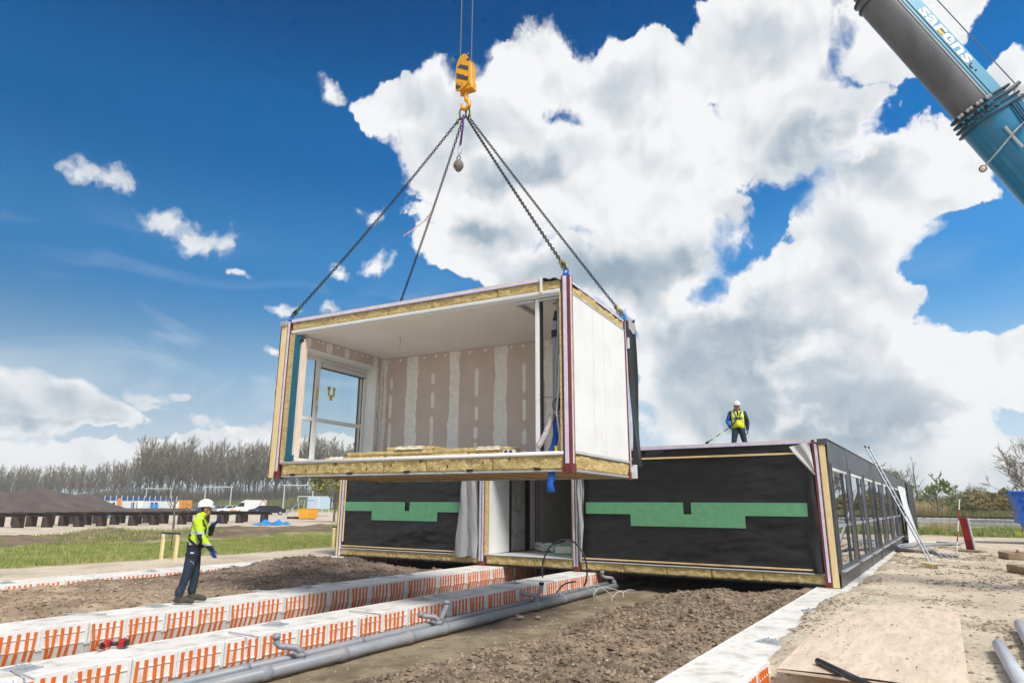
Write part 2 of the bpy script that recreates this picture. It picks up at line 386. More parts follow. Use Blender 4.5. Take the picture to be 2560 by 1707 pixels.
m_conc = M('concrete', (.76, .74, .70), (.64, .62, .58), .85, 1.6, 10, bump=.005, bscale=30, c3=(.42, .355, .265), s3=3.2, f3=.6)
m_foam = M('foam', (.83, .83, .81), (.76, .755, .73), .8, 3, 8, bump=.003, bscale=80, c3=(.50, .42, .31), s3=2.4, f3=.55)
m_orange = M('orange_strip', (.82, .19, .03), (.70, .14, .025), .5, 5, 5, c3=(.55, .30, .18), s3=9, f3=.5)
m_wool = M('mineral_wool', (.72, .55, .235), (.55, .39, .14), .95, 7, 9, bump=.05, bscale=24, c3=(.86, .74, .46), s3=22, f3=.75, stretch=(1, 1, 1.6))
m_lilac = M('lilac_strip', (.72, .68, .84), (.62, .57, .75), .5, 6, 4)
m_primer = M('red_primer_steel', (.21, .048, .036), (.15, .034, .028), .55, 5, 5)
m_galv = M('galvanised_steel', (.52, .54, .55), (.42, .44, .46), .45, 12, 4, metal=.35)
m_greytrim = M('grey_trim', (.62, .64, .66), (.52, .54, .57), .45, 4, 4)
m_membrane = M('black_membrane', (.0155, .0155, .0165), (.011, .011, .012), .40, 3, 5, bump=.02, bscale=1.6, spec=.45, stretch=(.8, 1, 2.0), bdetail=4, c3=(.03, .029, .028), s3=.7, f3=.35)
m_memlit = M('lit_membrane', (.078, .081, .088), (.05, .052, .058), .40, 2, 6, bump=.03, bscale=3.5, spec=.5, bdetail=5)  # black membrane again; sunlit grey of the side wall put into its colour
m_green = M('green_tape', (.14, .38, .20), (.12, .335, .175), .55, 6, 6)
m_timber = M('pale_timber', (.88, .70, .38), (.78, .57, .27), .65, 4, 6, stretch=(8, 8, 1))
m_timberx = M('pale_timber_batten', (.85, .65, .34), (.74, .52, .24), .65, 4, 6, stretch=(1, 8, 8), c3=(.40, .20, .07), s3=1.2, f3=.6)
m_greysheet = M('grey_sheet', (.37, .37, .375), (.33, .33, .335), .6, 4, 5, bump=.004, bscale=8)
m_white = M('white_board', (.82, .82, .81), (.77, .77, .76), .5, 1.1, 7, c3=(.66, .65, .62), s3=2.2, f3=.3)
m_ceil = M('ceiling_board', (.84, .82, .80), (.80, .78, .76), .8, .8, 3)
m_board = M('plasterboard', (.63, .535, .48), (.58, .49, .44), .85, 1.5, 5)
m_filler = M('wall_filler', (.88, .86, .83), (.79, .76, .72), .9, 9, 7)
m_pvc = M('white_frame', (.80, .80, .79), None, .35)
m_ring = M('rubber_seal', (.03, .03, .033), None, .6)
m_glass = glass_mat('clear_glass', (.97, .99, .98))
m_teal = M('teal_flashing', (.004, .13, .20), (.004, .115, .18), .45, 3, 3)
m_pinkwood = M('planed_wood', (.80, .67, .56), (.72, .58, .47), .65, 4, 6, stretch=(6, 6, 1))
m_pipe = M('grey_pipe', (.29, .305, .33), (.255, .27, .295), .42, 3, 5, c3=(.36, .31, .25), s3=3.5, f3=.5)
m_pipelight = M('light_grey_pipe', (.55, .57, .60), (.50, .52, .55), .35, 3, 4)
m_black = M('black_plastic', (.015, .015, .017), None, .42)
m_blackpipe = M('black_pipe', (.022, .025, .030), (.03, .034, .042), .35, 5, 3)
m_ply = M('plywood', (.74, .60, .47), (.62, .49, .37), .8, 1.1, 9, stretch=(5, 1, 1), c3=(.46, .37, .27), s3=3, f3=.7, bump=.002, bscale=30)
m_cable = M('pale_cable', (.55, .56, .56), None, .5)
m_yellow = M('crane_yellow', (.80, .38, .012), (.74, .34, .01), .35, 3, 4, spec=.5)
m_stripe = M('dark_stripe', (.06, .065, .085), None, .4)
m_chain = M('chain_steel', (.035, .035, .038), (.07, .065, .06), .5, 20, 3, metal=.4)
m_rope = M('wire_rope', (.16, .16, .17), None, .5, metal=.3)
m_purple = M('purple_sling', (.13, .035, .20), None, .7)
m_rust = M('rusty_weight', (.16, .125, .105), (.30, .25, .22), .7, 25, 5, metal=.2)
m_blue = M('blue_plastic', (.005, .13, .62), (.004, .10, .5), .4, 6, 3)
m_boomblue = M('boom_blue', (.006, .19, .36), (.005, .165, .32), .3, 1.2, 4, spec=.5, coat=.25, c3=(.03, .10, .15), s3=2.5, f3=.45, bump=.004, bscale=3)
m_boomlight = M('boom_light_blue', (.16, .42, .58), (.13, .37, .52), .3, 1.5, 5, spec=.5)
m_boomgrey = M('boom_grey', (.15, .15, .16), (.10, .10, .11), .38, 2, 7, stretch=(1, 1, .2), spec=.5)
m_boomdark = M('boom_dark', (.02, .04, .055), (.04, .07, .09), .45, 10, 4)
m_textwhite = M('white_lettering', (.85, .85, .85), None, .5)
m_dgrey = M('dark_grey_frame', (.062, .070, .082), (.052, .058, .068), .4, 3, 3)
m_skip = M('blue_skip_paint', (.004, .085, .42), (.006, .10, .46), .4, 2, 6, spec=.5)
m_red = M('red_paint', (.42, .018, .018), (.33, .012, .012), .5, 2, 5)
m_alu = M('aluminium', (.66, .67, .68), (.58, .59, .60), .35, 4, 3, metal=.7)
m_plastic_film = M('plastic_film', (.80, .83, .84), (.70, .73, .75), .3, 4, 5, bump=.02, bscale=9)
m_rail = M('rail_steel', (.11, .075, .055), None, .6)
m_ballast = M('ballast', (.36, .35, .33), (.24, .23, .22), .95, 6, 5, bump=.03, bscale=12)
m_girder = M('rusty_girder', (.075, .052, .042), (.052, .037, .031), .8, 2, 5)
m_portal = M('portal_steel', (.55, .60, .60), None, .5, metal=.2)
m_mat = M('wooden_mat', (.36, .25, .16), (.26, .175, .11), .8, 2, 7, stretch=(1, 6, 1), bump=.006, bscale=20)

# ------------------------------------------------------------------ ground
YC = 16.69                     # front of the standing building
XA0, XA1, XB0, XB1, XC0, XC1, XD0, XD1 = -12.10, -11.19, -8.96, -8.21, -2.77, -2.02, -18.42, -17.62
def H(x, y):
    x = np.asarray(x, float); y = np.asarray(y, float)
    z = .035 * fbm(x * .45, y * .45, 1, 3) + .03 * fbm(x * 2.3, y * 2.3, 4, 4)
    near = sstep(x, -19.5, -17) * (1 - sstep(x, 4, 9)) * sstep(y, -3, 0) * (1 - sstep(y, 30, 50))
    z = z + near * .022 * fbm(x * 9, y * 9, 8, 3)
    # sand drifted over the right-hand beam
    edge = -2.24 + .24 * sstep(y, 15.3, 16.8) + .22 * fbm(y * 1.1, y * 0 + 3, 2, 3) + .25 * (1 - sstep(y, 8.6, 10.2))
    z = z + .05 * sstep(x, edge - .05, edge + .2) * (1 - sstep(x, -1.3, .2)) - .03 * (1 - sstep(x, edge - .12, edge))*sstep(x, -2.6, -2.4)
    pit = sstep(x, -2.12, -2.03) * (1 - sstep(x, -.75, -.25)) * (1 - sstep(y, 8.15, 8.75))
    z = z * (1 - pit) - .42 * pit
    # excavation between the outer beams
    ex = sstep(x, -18.25, -18.15) * (1 - sstep(x, -2.42, -2.34)) * sstep(y, -8, -7) * (1 - sstep(y, 53, 53.4))
    floor = -.62 + .03 * fbm(x * 2, y * 2, 5, 4) + .2 * sstep(x, -8.5, -8.3)
    floor = np.where((x < -8.6), floor - .14 + .16 * np.maximum(0, fbm(x * .9, y * .9, 9, 3)), floor + .07 * np.maximum(0, fbm(x * 1.5, y * .8, 6, 4)))
    z = z * (1 - ex) + floor * ex
    # ditch spoil ridge left of the grass
    rid = sstep(-x, 30.5, 33) * (1 - sstep(-x, 39, 44)) * (1 - sstep(y, 60, 70))
    z = z + rid * (.10 + .38 * fbm(x * .25, y * .25, 3, 5, .6))
    return z
def axis(*segs):
    out = []
    for a, b, st in segs: out += list(np.arange(a, b, st))
    return out
def geo(a, b, n): return list(a + np.sign(b - a) * (np.geomspace(1, abs(b - a) + 1, n) - 1))
xs = sorted(set(np.round(geo(-64, -1600, 26) + axis((-64, -19, .55), (-19, -13, .4), (-13, 1.0, .065), (1.0, 6, .25)) + geo(6, 1600, 26), 4)))
ys = sorted(set(np.round(geo(-10, -60, 8) + axis((-10, 2.5, 1.0), (2.5, 18, .075), (18, 34, .3), (34, 60, .8)) + geo(60, 2400, 34), 4)))
xs = np.array(xs); ys = np.array(ys); XX, YY = np.meshgrid(xs, ys)
cx = (xs[:-1] + xs[1:]) / 2; cy = (ys[:-1] + ys[1:]) / 2; CX, CY = np.meshgrid(cx, cy)
mi = np.zeros(CX.shape, int)
wob = 2.2 * fbm(CX * .2, CY * .2, 12, 3)
mi[(CX < -21.9) & (CX > -31.2 + wob)] = 1
mi[(CX <= -31.2 + wob) & (CX > -40.5 + wob * 1.5)] = 2
mi[(CX < -128) | (CY > 104) | ((CX > -7) & (CY > 49.4)) | ((CY > 60 + wob) & (CX > -50))] = 1
mi[(CX > -11.4) & (CX < -2.45) & (CY < 54) & (CY > -7)] = 3
mi[(CX > -18.0) & (CX < -11.4) & (CY < 54) & (CY > -7)] = 3
ground = struct(gridmesh('ground', xs, ys, H(XX, YY), [m_sand, m_turf, m_spoil, m_trench], mi=mi.ravel()))

def clodz(x, y, s):
    n = fbm(x * 1.7, y * 1.7, s, 4) * .17
    wx = x + .10 * fbm(x * 3, y * 3, s + 11, 3); wy = y + .10 * fbm(x * 3, y * 3, s + 15, 3)
    a = np.clip(.45 + 1.6 * fbm(x * 1.1, y * 1.1, s + 20, 3), .12, 1.2)
    b = np.abs(vnoise(wx * 5.2, wy * 7.5, s + 1)) * 2; b2 = np.abs(vnoise(wx * 13, wy * 17, s + 2)) * 2; b3 = np.abs(vnoise(wx * 26, wy * 30, s + 3)) * 2
    return n * .8 + a * (.036 * (.35 - b) + .036 * (.35 - b2) + .03 * (.35 - b3)) + .025 * fbm(wx * 9, wy * 9, s + 5, 3)
def bedR(x, y):
    edge = 13.9 + (x + 5.7) / 2.3 * 2.5 + .5 * fbm(x * 1.2, y * 0, 4, 2)
    top = -.06 + .04 * fbm(x * .8, y * .8, 31, 2) - .02 * sstep(-x, 2.95, 2.78)
    x1 = -6.35 + .5 * fbm(y * .7, y * 0, 22, 2)
    prof = sstep(x, x1, x1 + 1.35)
    prof = prof * (1 - sstep(y, edge, edge + 1.3))
    fade = np.clip((x - (x1 - .1)) / .25, 0, 1) * sstep(-x, 2.66, 2.80)
    return -.60 + (top + .60) * prof + clodz(x, y, 40) * fade * (.5 + .5 * prof)
def bedL(x, y):
    edge = 15.2 + .35 * fbm(x * 1.2, y * 0, 14, 2)
    top = -.075 + .07 * fbm(x * .6, y * .6, 33, 2) + .16 * sstep(y, 11, 14) * sstep(-x, 13.5, 15.5) * sstep(x, -17.7, -17.2)
    prof = 1 - sstep(y, edge, edge + 1.2)
    return -.62 + (top + .62) * prof + clodz(x, y, 60) * (sstep(x, -17.7, -17.4) * sstep(-x, 12.05, 12.3) * .8 + .12)
def soil_mix(name):
    m = m_soil2.copy(); m.name = name; t = m.node_tree; L = t.links.new; b = t.nodes['Principled BSDF']
    old = b.inputs['Base Color'].links[0].from_socket
    tc = t.nodes.new('ShaderNodeTexCoord'); sp = t.nodes.new('ShaderNodeSeparateXYZ'); L(tc.outputs['Object'], sp.inputs[0])
    n = t.nodes.new('ShaderNodeTexNoise'); n.inputs['Scale'].default_value = 1.1; n.inputs['Detail'].default_value = 6; L(tc.outputs['Object'], n.inputs['Vector'])
    f = mrange(t, mth(t, 'ADD', sp.outputs[1], mth(t, 'MULTIPLY', n.outputs['Fac'], 5.0)), 9.6, 13.5)
    L(mixc(t, f, old, mixc(t, mrange(t, n.outputs['Fac'], .35, .65), (.29, .22, .165), (.15, .112, .08))), b.inputs['Base Color']); return m
m_soilmix = soil_mix('tan_brown_soil')  # tan at the near end, darker brown further along Y, edge broken by noise
def bed(name, fn, x0, x1, y0, y1, st, mat):
    xs = np.arange(x0, x1 + st / 2, st); ys = np.arange(y0, y1 + st / 2, st); X, Y = np.meshgrid(xs, ys)
    return struct(gridmesh(name, xs, ys, fn(X, Y), mat, smooth=True))
bed('soil', bedR, -6.7, -2.72, 3.0, 17.6, .034, m_soil)
bed('soil', bedL, -17.72, -12.02, 2.6, 17.2, .042, m_soilmix)

ICO_V = []; 
_p = (1 + 5 ** .5) / 2
ICO_V = np.array([(-1, _p, 0), (1, _p, 0), (-1, -_p, 0), (1, -_p, 0), (0, -1, _p), (0, 1, _p), (0, -1, -_p), (0, 1, -_p), (_p, 0, -1), (_p, 0, 1), (-_p, 0, -1), (-_p, 0, 1)]) / 1.9
ICO_F = np.array([(0, 11, 5), (0, 5, 1), (0, 1, 7), (0, 7, 10), (0, 10, 11), (1, 5, 9), (5, 11, 4), (11, 10, 2), (10, 7, 6), (7, 1, 8), (3, 9, 4), (3, 4, 2), (3, 2, 6), (3, 6, 8), (3, 8, 9), (4, 9, 5), (2, 4, 11), (6, 2, 10), (8, 6, 7), (9, 8, 1)])
def lumps(name, P, S, mat, label, cat, flat=.7):
    n = len(P); J = nrs.uniform(.6, 1.35, (n, 12, 1)); Q = ICO_V[None] * J * S[:, None, None]
    Q = Q * nrs.uniform(.6, 1.4, (n, 1, 3)); Q[:, :, 2] *= flat
    V = (Q + P[:, None, :]).reshape(-1, 3); F = (ICO_F[None] + 12 * np.arange(n)[:, None, None]).reshape(-1, 3)
    o = soup(name, V, F, mat); return stuff(o, label, cat)
def scatter(n, x0, x1, y0, y1, fn, smin, smax, pw=3.0, lift=.3):
    x = nrs.uniform(x0, x1, n); y = nrs.uniform(y0, y1, n); s = smin + (smax - smin) * nrs.rand(n) ** pw
    return np.stack([x, y, fn(x, y) + s * lift], 1), s
P_, S_ = scatter(26000, -6.3, -2.85, 5.2, 16.3, bedR, .006, .042, 5); P2_, S2_ = scatter(130, -6.1, -2.9, 5.4, 15.5, bedR, .05, .10, 2.0, .2); P_ = np.concatenate([P_, P2_]); S_ = np.concatenate([S_, S2_]); lumps('soil_clod', P_, S_, m_soil, 'dark crumbly soil clods between pipe trench and buried beam', 'soil')
P_, S_ = scatter(18000, -17.5, -12.2, 4.0, 15.6, bedL, .007, .05, 5); lumps('soil_clod', P_, S_, m_soilmix, 'brown soil clods on the bed beyond the orange striped beams', 'soil')
m_stone = M('pale_stone', (.52, .48, .42), (.40, .36, .31), .9, 8, 4); P_, S_ = scatter(420, -6.2, -2.9, 5.2, 15.8, bedR, .008, .028, 2.5, .6); lumps('stone', P_, S_, m_stone, 'small pale stones scattered over the dark soil', 'stones')
P_, S_ = scatter(260, -7.3, -6.0, 5.0, 15.0, H, .006, .02, 2.5, .5); lumps('stone', P_, S_, m_stone, 'small pale stones on the trench floor beside the pipe', 'stones')
P_, S_ = scatter(380, -17.4, -12.3, 4.0, 14.5, bedL, .01, .035, 2.5, .6); lumps('stone', P_, S_, m_stone, 'small pale stones on the tan and brown soil near the worker', 'stones')
m_crumb = M('earth_crumb', (.20, .145, .095), (.32, .25, .17), .95, 9, 4)
x_ = nrs.uniform(-2.3, 3.2, 60000); y_ = 8.5 + 28 * nrs.rand(60000) ** 1.5
k_ = (fbm(x_ * 1.1, y_ * .8, 71, 4) > .14) | (nrs.rand(60000) < .08); x_ = x_[k_]; y_ = y_[k_]
s_ = (.003 + .020 * nrs.rand(len(x_)) ** 5) * (1 + y_ / 25)
on = (x_ > -1.8) & (x_ < -.12) & (y_ > 8.2) & (y_ < 13.85)
z_ = np.where(on, .085, H(x_, y_)); kk = ~on | (nrs.rand(len(x_)) < .25)
s_ = np.where(on, s_ * .45, s_)
lumps('earth_crumb', np.stack([x_, y_, z_], 1)[kk], s_[kk], m_crumb, 'loose brown crumbs strewn over the pale sand and plywood', 'soil', .55)

def blades(name, n, x0, x1, y0, y1, h0, h1, w, mat, label, fn=H, cl=None, cat='grass'):
    x = nrs.uniform(x0, x1, n); y = nrs.uniform(y0, y1, n)
    if cl is not None: k = cl(x, y); x = x[k]; y = y[k]
    n = len(x); z = fn(x, y); h = nrs.uniform(h0, h1, n) * (1 + .8 * fbm(x * .5, y * .5, 77, 3)); a = nrs.uniform(0, 6.28, n); b = nrs.uniform(0, 6.28, n)
    l = h * nrs.uniform(.1, .8, n)
    V = np.empty((n, 3, 3)); V[:, 0] = np.stack([x - w * np.cos(a), y - w * np.sin(a), z - .01], 1); V[:, 1] = np.stack([x + w * np.cos(a), y + w * np.sin(a), z - .01], 1)
    V[:, 2] = np.stack([x + l * np.cos(b), y + l * np.sin(b), z + h], 1)
    return stuff(soup(name, V, np.arange(n * 3).reshape(-1, 3), mat), label, cat)
blades('grass', 95000, -32, -21.9, 4, 38, .04, .15, .014, m_grass, 'rough green grass strip along the dirt track', cl=lambda x, y: (fbm(x * .35, y * .35, 51, 4) > -.38) & (x > -31 + 3 * fbm(x * .3, y * .3, 52, 3)))
blades('grass', 22000, -41, -31, 8, 48, .05, .2, .02, m_grass, 'green tufts growing on the brown ditch spoil', cl=lambda x, y: fbm(x * .22, y * .22, 55, 4) > .26)
blades('grass', 30000, -6, 12, 50, 64, .1, .38, .03, m_grass, 'green verge growing between the sand and the railway')
m_reed = M('reed', (.55, .42, .24), (.46, .34, .17), .85, 2, 4)
m_yflow = M('yellow_flower', (.72, .60, .03), (.45, .48, .05), .7, 2, 4)
blades('reed', 1500, -1.6, 0.6, 56, 59, .5, 1.2, .02, m_reed, 'thin straw-coloured reeds standing in the verge before the railway', cat='reeds', cl=lambda x, y: fbm(x * 1.2, y * 1.2, 57, 2) > .0)
blades('reed', 11000, -9, -1.0, 94, 100, .9, 2.2, .05, m_reed, 'dense bed of straw-coloured reeds beyond the railway', cat='reeds')
blades('flower', 2600, 3.0, 8.0, 50.5, 54, .15, .5, .04, m_yflow, 'yellow flowering weeds beside the blue container', cat='flowers', cl=lambda x, y: fbm(x * 1.1, y * 1.1, 58, 2) > .1)

# ------------------------------------------------------------------ foundation beams
PAN = 1.19
def panel_geo(side):               # profile leans in towards the foot; local y along the beam, x outwards
    g = G(); s = side
    pf = [(0, .004), (0, -.29), (-.085, -.54), (-.15, -.54), (-.06, -.29), (-.06, .004)]
    g.prism([(s * a, b) for a, b in pf], .004, PAN - .004, 'y')
    for z0 in (-.12, -.275): g.box(min(s * .0, s * .012), max(s * 0, s * .012), .03, PAN - .03, z0, z0 + .014)
    for y0 in (.0, .50, .545, PAN - .05):
        g.box(min(0, s * .014), max(0, s * .014), y0 + .005, y0 + .04, -.30, -.012)
    return g
def strip_geo(side, w=.040):
    s = side; g = G(); vs = []
    for (a, b) in ((.016, -.035), (.016, -.28), (-.062, -.525)):
        for dy in (-w / 2, w / 2): vs.append((s * a, dy, b))
    for (a, b) in ((-.004, -.035), (-.004, -.285), (-.082, -.525)):
        for dy in (-w / 2, w / 2): vs.append((s * a, dy, b))
    g.add(vs, [(0, 1, 3, 2), (2, 3, 5, 4), (6, 8, 9, 7), (8, 10, 11, 9), (0, 2, 8, 6), (2, 4, 10, 8), (1, 7, 9, 3), (3, 9, 11, 5), (0, 6, 7, 1), (4, 5, 11, 10)])
    return g
def beam(x0, x1, y0, y1, label, phase, rside=True, pr=(0, 99)):
    t = thing('foundation_beam', label, 'beam', ((x0 + x1) / 2, y0, 0), 0, 'foundation beams')
    hw = (x1 - x0) / 2; n = int((y1 - y0) / .2); g = G()
    g.box(-hw + .055, hw - .055, 0, y1 - y0, -.58, 0)
    core = g.obj('concrete_core', m_conc, t)
    g = panel_geo(1); first = None; fs = None; k = 0
    y = phase
    while y < y1 - PAN * .5:
        if pr[0] <= y <= pr[1]:
            if first is None:
                p = first = g.obj('foam_panel', m_foam, t)
            else: p = inst(first, t)
            p.location = (hw - .0, y - y0, 0)
            for gi, g0 in enumerate((.06, .62)):
                for q in range(5):
                    if fs is None: st = fs = strip_geo(1).obj('orange_strip', m_orange, p)
                    else: st = inst(fs, p)
                    st.location = (0, g0 + .105 * q + rng.uniform(-.006, .006), rng.uniform(-.008, .008)); st.rotation_euler = (rng.uniform(-.04, .04) + (.09 if q == 0 and rng.random() < .45 else 0), 0, 0); st.scale = (1, rng.uniform(.9, 1.08), rng.uniform(.97, 1.02))
        y += PAN
    # plain foam on the far side
    G().box(-hw, -hw + .05, 0, y1 - y0, -.5, .003).obj('foam_edge', m_foam, t)
    return t
beam(XA0, XA1, 1.0, 34, 'white foundation beam with orange striped side, carrying the worker in yellow', -.48)
beam(XB0, XB1, 1.0, 34, 'white foundation beam with orange striped side next to the grey sewer pipe', -.21)
beam(XD0, XD1, 1.0, 34, 'white foundation beam running beside the dirt track and grass', .8)
beam(XC0, XC1, 1.0, 54, 'pale concrete beam half buried in sand beside the plywood sheet', 2.65, pr=(0, 8.2))

# steel plates, rods and odds on the beams
def anchor_plate(x, y, label, r=0.0):
    t = thing('anchor_plate', label, 'plate', (x, y, .002), r, 'anchor plates on the beams')
    G().bbox(-.16, .16, -.12, .12, 0, .012, .003).obj('plate', m_galv, t)
    G().bbox(-.085, .085, -.07, .07, .012, .03, .003).obj('shim', m_galv, t)
    for i in range(4):
        a = (-.05, .05)[i % 2]; b = (-.04, .04)[i // 2]
        G().tube([(a, b, .03), (a, b, .055)], .011, 6).obj('bolt', m_galv, t)
AX, BX, CX_ = (XA0 + XA1) / 2, (XB0 + XB1) / 2, (XC0 + XC1) / 2
for nm, X, Ys in (('beam carrying the worker', AX - .25, (6.9, 10.17, 13.4)), ('beam next to the sewer pipe', BX - .1, (3.62, 6.89, 10.17, 13.4)), ('half-buried concrete beam', CX_ + .0, (9.75, 12.9)), ('beam beside the dirt track', -18.0, (6.9, 10.17, 13.4))):
    for yy in Ys: anchor_plate(X + (.15 if X == CX_ else 0), yy, 'small galvanised anchor plate with bolts on the ' + nm, rng.uniform(-.4, .4))
def rod(a, b, r, label):
    c = (Vector(a) + Vector(b)) / 2; g = G(); d = Vector(b) - Vector(a); n = int(d.length / .03); pts = [Vector(a) - c + d * (i / n) for i in range(n + 1)]
    g.tube(pts, [r * (1.18 if i % 2 else .9) for i in range(n + 1)], 6); o = g.obj('threaded_rod', m_galv, None); o.location = c; return tag(o, label, 'rod', 'threaded rods on the beams')
for y0 in (5.78, 9.3, 11.0, 12.6): rod((XA0 - .1, y0 - .25, .022), (XA0 + .5, y0 + .12, .03), .011, 'thin threaded rod lying across the beam that carries the worker')
for y0 in (3.45, 6.05, 8.3, 10.5, 12.4, 13.9): rod((XB0 + .3, y0 + .05, .02), (XB1 + .35, y0 - .05, .05), .010, 'thin threaded rod jutting from the beam over the sewer pipe')

def drill():
    t = thing('cordless_drill', 'red and black cordless drill lying on the white beam', 'drill', (XB0 + .03, 4.58, .02), R(-52))
    Mx = Matrix.Rotation(R(8), 4, 'Z')
    g = G(); g.tube([(-.11, 0, .045), (-.09, 0, .045), (.05, 0, .045)], [.035, .043, .04], 12); g.obj('body', m_red, t, True)
    G().tube([(.05, 0, .045), (.09, 0, .045), (.125, 0, .045)], [.032, .028, .017], 12).obj('chuck', m_black, t, True)
    G().tube([(.125, 0, .045), (.2, 0, .045)], .006, 6).obj('bit', m_galv, t)
    G().tube([(-.06, 0, .045), (-.085, .07, .04), (-.10, .14, .04)], [.028, .023, .026], 10).obj('handle', m_black, t, True)
    G().bbox(-.17, -.045, .13, .2, .002, .085, .012).obj('battery', m_red, t)
    G().bbox(-.165, -.05, .2, .225, .004, .08, .01).obj('battery_foot', m_black, t)
drill()

# ------------------------------------------------------------------ sewer pipe in the trench
def sewer():
    a = Vector((-7.43, 2.5, -.31)); b = Vector((-7.74, 19, -.31)); L_ = (b - a).length; d = (b - a) / L_
    t = thing('sewer_pipe', 'thick grey sewer pipe lying along the striped beam in the trench', 'pipe', a)
    G().tube([(0, 0, 0), d * L_], .082, 20).obj('barrel', m_pipe, t, True)
    for s in (.7, 2.35, 3.35, 4.65, 6.1, 7.0, 8.4, 10.2, 11.4, 13.0):
        G().tube([d * (s - .07), d * (s - .06), d * (s + .06), d * (s + .07)], [.082, .093, .093, .082], 20).obj('collar', m_pipe, t, True)
    off = Vector((-.20, 0, .055))
    t2 = thing('drain_pipe', 'thinner grey drain pipe squeezed between striped beam and sewer pipe', 'pipe', a + off)
    G().tube([(0, 0, 0), d * 15], .056, 16).obj('barrel', m_pipe, t2, True)
    for s in (1.2, 3.2, 5.2, 7.2, 9.4, 11.6): G().tube([d * (s - .05), d * (s + .05)], .063, 16).obj('collar', m_pipe, t2, True)
    def y_at(px, py): return gp(px, py, -.22).y
    for k, (px, py, two) in enumerate(((734, 1637, False), (1103, 1560, True), (1337, 1501, True), (1488, 1452, False))):
        y = y_at(px, py); p = a + d * ((y - a.y) / d.y) - a
        br = G(); br.tube([p + Vector((0, 0, .02)), p + Vector((-.02, 0, .11))], .062, 14); br.tube([p + Vector((-.015, 0, .085)), p + Vector((-.022, 0, .135))], .07, 14)
        bo = br.obj('branch', m_pipe, t, True)
        q = p + Vector((-.02, 0, .12))
        pts = [q, q + Vector((-.01, -.015, .05)), q + Vector((-.04, -.05, .085)), q + Vector((-.14, -.15, .10)), q + Vector((-.19, -.2, .11)), q + Vector((-.22, -.235, .15))]
        if not two: pts += [q + Vector((-.225, -.24, .25))]
        G().tube(pts, .041, 14).obj('elbow', m_pipe, t, True)
        e = pts[-1]; G().tube([e - (pts[-1] - pts[-2]).normalized() * .05, e + (pts[-1] - pts[-2]).normalized() * .012], .053, 14).obj('socket', m_pipe, t, True)
        if two:
            v = q + Vector((.0, .06, -.02)); G().tube([v, v + Vector((.0, .03, .1)), v + Vector((.03, .1, .24)), v + Vector((.03, .11, .32))], .046, 14).obj('riser', m_pipe, t, True)
            v2 = v + Vector((.03, .105, .29)); G().tube([v2, v2 + Vector((.0, .01, .06))], .055, 14).obj('socket', m_black if k == 2 else m_pipe, t, True)
sewer()
def cable(name, pts, r, mat, label, cat='cable', group=None, n=7, sub=8):
    P = [Vector(p) for p in pts]; out = []
    for i in range(len(P) - 1):
        p0 = P[max(i - 1, 0)]; p1 = P[i]; p2 = P[i + 1]; p3 = P[min(i + 2, len(P) - 1)]
        for q in range(sub):
            u = q / sub; out.append(.5 * ((2 * p1) + (p2 - p0) * u + (2 * p0 - 5 * p1 + 4 * p2 - p3) * u * u + (-p0 + 3 * p1 - 3 * p2 + p3) * u ** 3))
    out.append(P[-1]); c = P[0]; g = G(); g.tube([q - c for q in out], r, n); o = g.obj(name, mat, None, True); o.location = c
    return tag(o, label, cat, group)
hp = [ony(800 + x / 1.7294, 1140 + y / 1.7294, 14.9) for x, y in ((985, 605), (965, 540), (962, 470), (985, 405), (1025, 368), (1060, 359), (1100, 372), (1135, 415), (1152, 470), (1153, 530), (1140, 560))]
cable('cable_hoop', hp, .022, m_blackpipe, 'black cable standing up as a hoop before the corridor opening', n=8)
cable('cable', [Vector((-8.0, 14.1, -.3)), Vector((-7.85, 14.3, -.05)), Vector((-7.6, 14.45, .02))], .018, m_blackpipe, 'short black cable stub poking up beside the striped beam')
for k, pts in enumerate((((1560, 390), (1640, 375), (1700, 400), (1790, 470), (1815, 495)), ((1560, 395), (1610, 430), (1680, 500), (1720, 540)), ((1580, 390), (1620, 460), (1640, 500), (1700, 535)),
                         ((1775, 515), (1790, 470), (1850, 425), (1905, 440), (1925, 475)), ((1880, 480), (1875, 440), (1920, 415), (1975, 425), (1990, 455)), ((1640, 520), (1625, 470), (1660, 410), (1740, 395), (1880, 440)))):
    zz = -.34; q = [ony(1000 + x / 3.36, 1350 + y / 3.36, 14.4 + .25 * i + .1 * k) for i, (x, y) in enumerate(pts)]
    cable('pale_cable', q, .008, m_cable, 'thin pale cable springing in loops from the end of the sewer pipe', group='pale cable loops', n=6)
for k in range(3):
    cable('conduit', [Vector((-10.2 + .05 * k, 4.6, -.56)), Vector((-10.0 + .06 * k, 6.0, -.45 + .02 * k)), Vector((-9.75 + .06 * k, 7.2, -.32 + .02 * k)), Vector((-9.7, 8.4, -.42 + .03 * k)), Vector((-9.9, 9.6, -.56))], .028, m_pipe, 'grey conduit bowed up in the trench between two striped beams', group='conduits in the trench', n=8)
m_brick = M('brick_shard', (.42, .12, .05), (.5, .45, .42), .85, 6, 3)
for (dx, dy, s) in ((0, 0, .07), (.18, .12, .05), (-.1, .2, .045)):
    p = gp(1300 + dx * 100, 1546, -.40); o = G().ball((0, 0, 0), s * 1.4, s, s * .5, 7, 4, jit=.25).obj('brick_shard', m_brick); o.location = (p.x + dx, p.y + dy, -.37); tag(o, 'broken orange brick shard on the trench floor by the sewer pipe', 'rubble', 'brick shards')

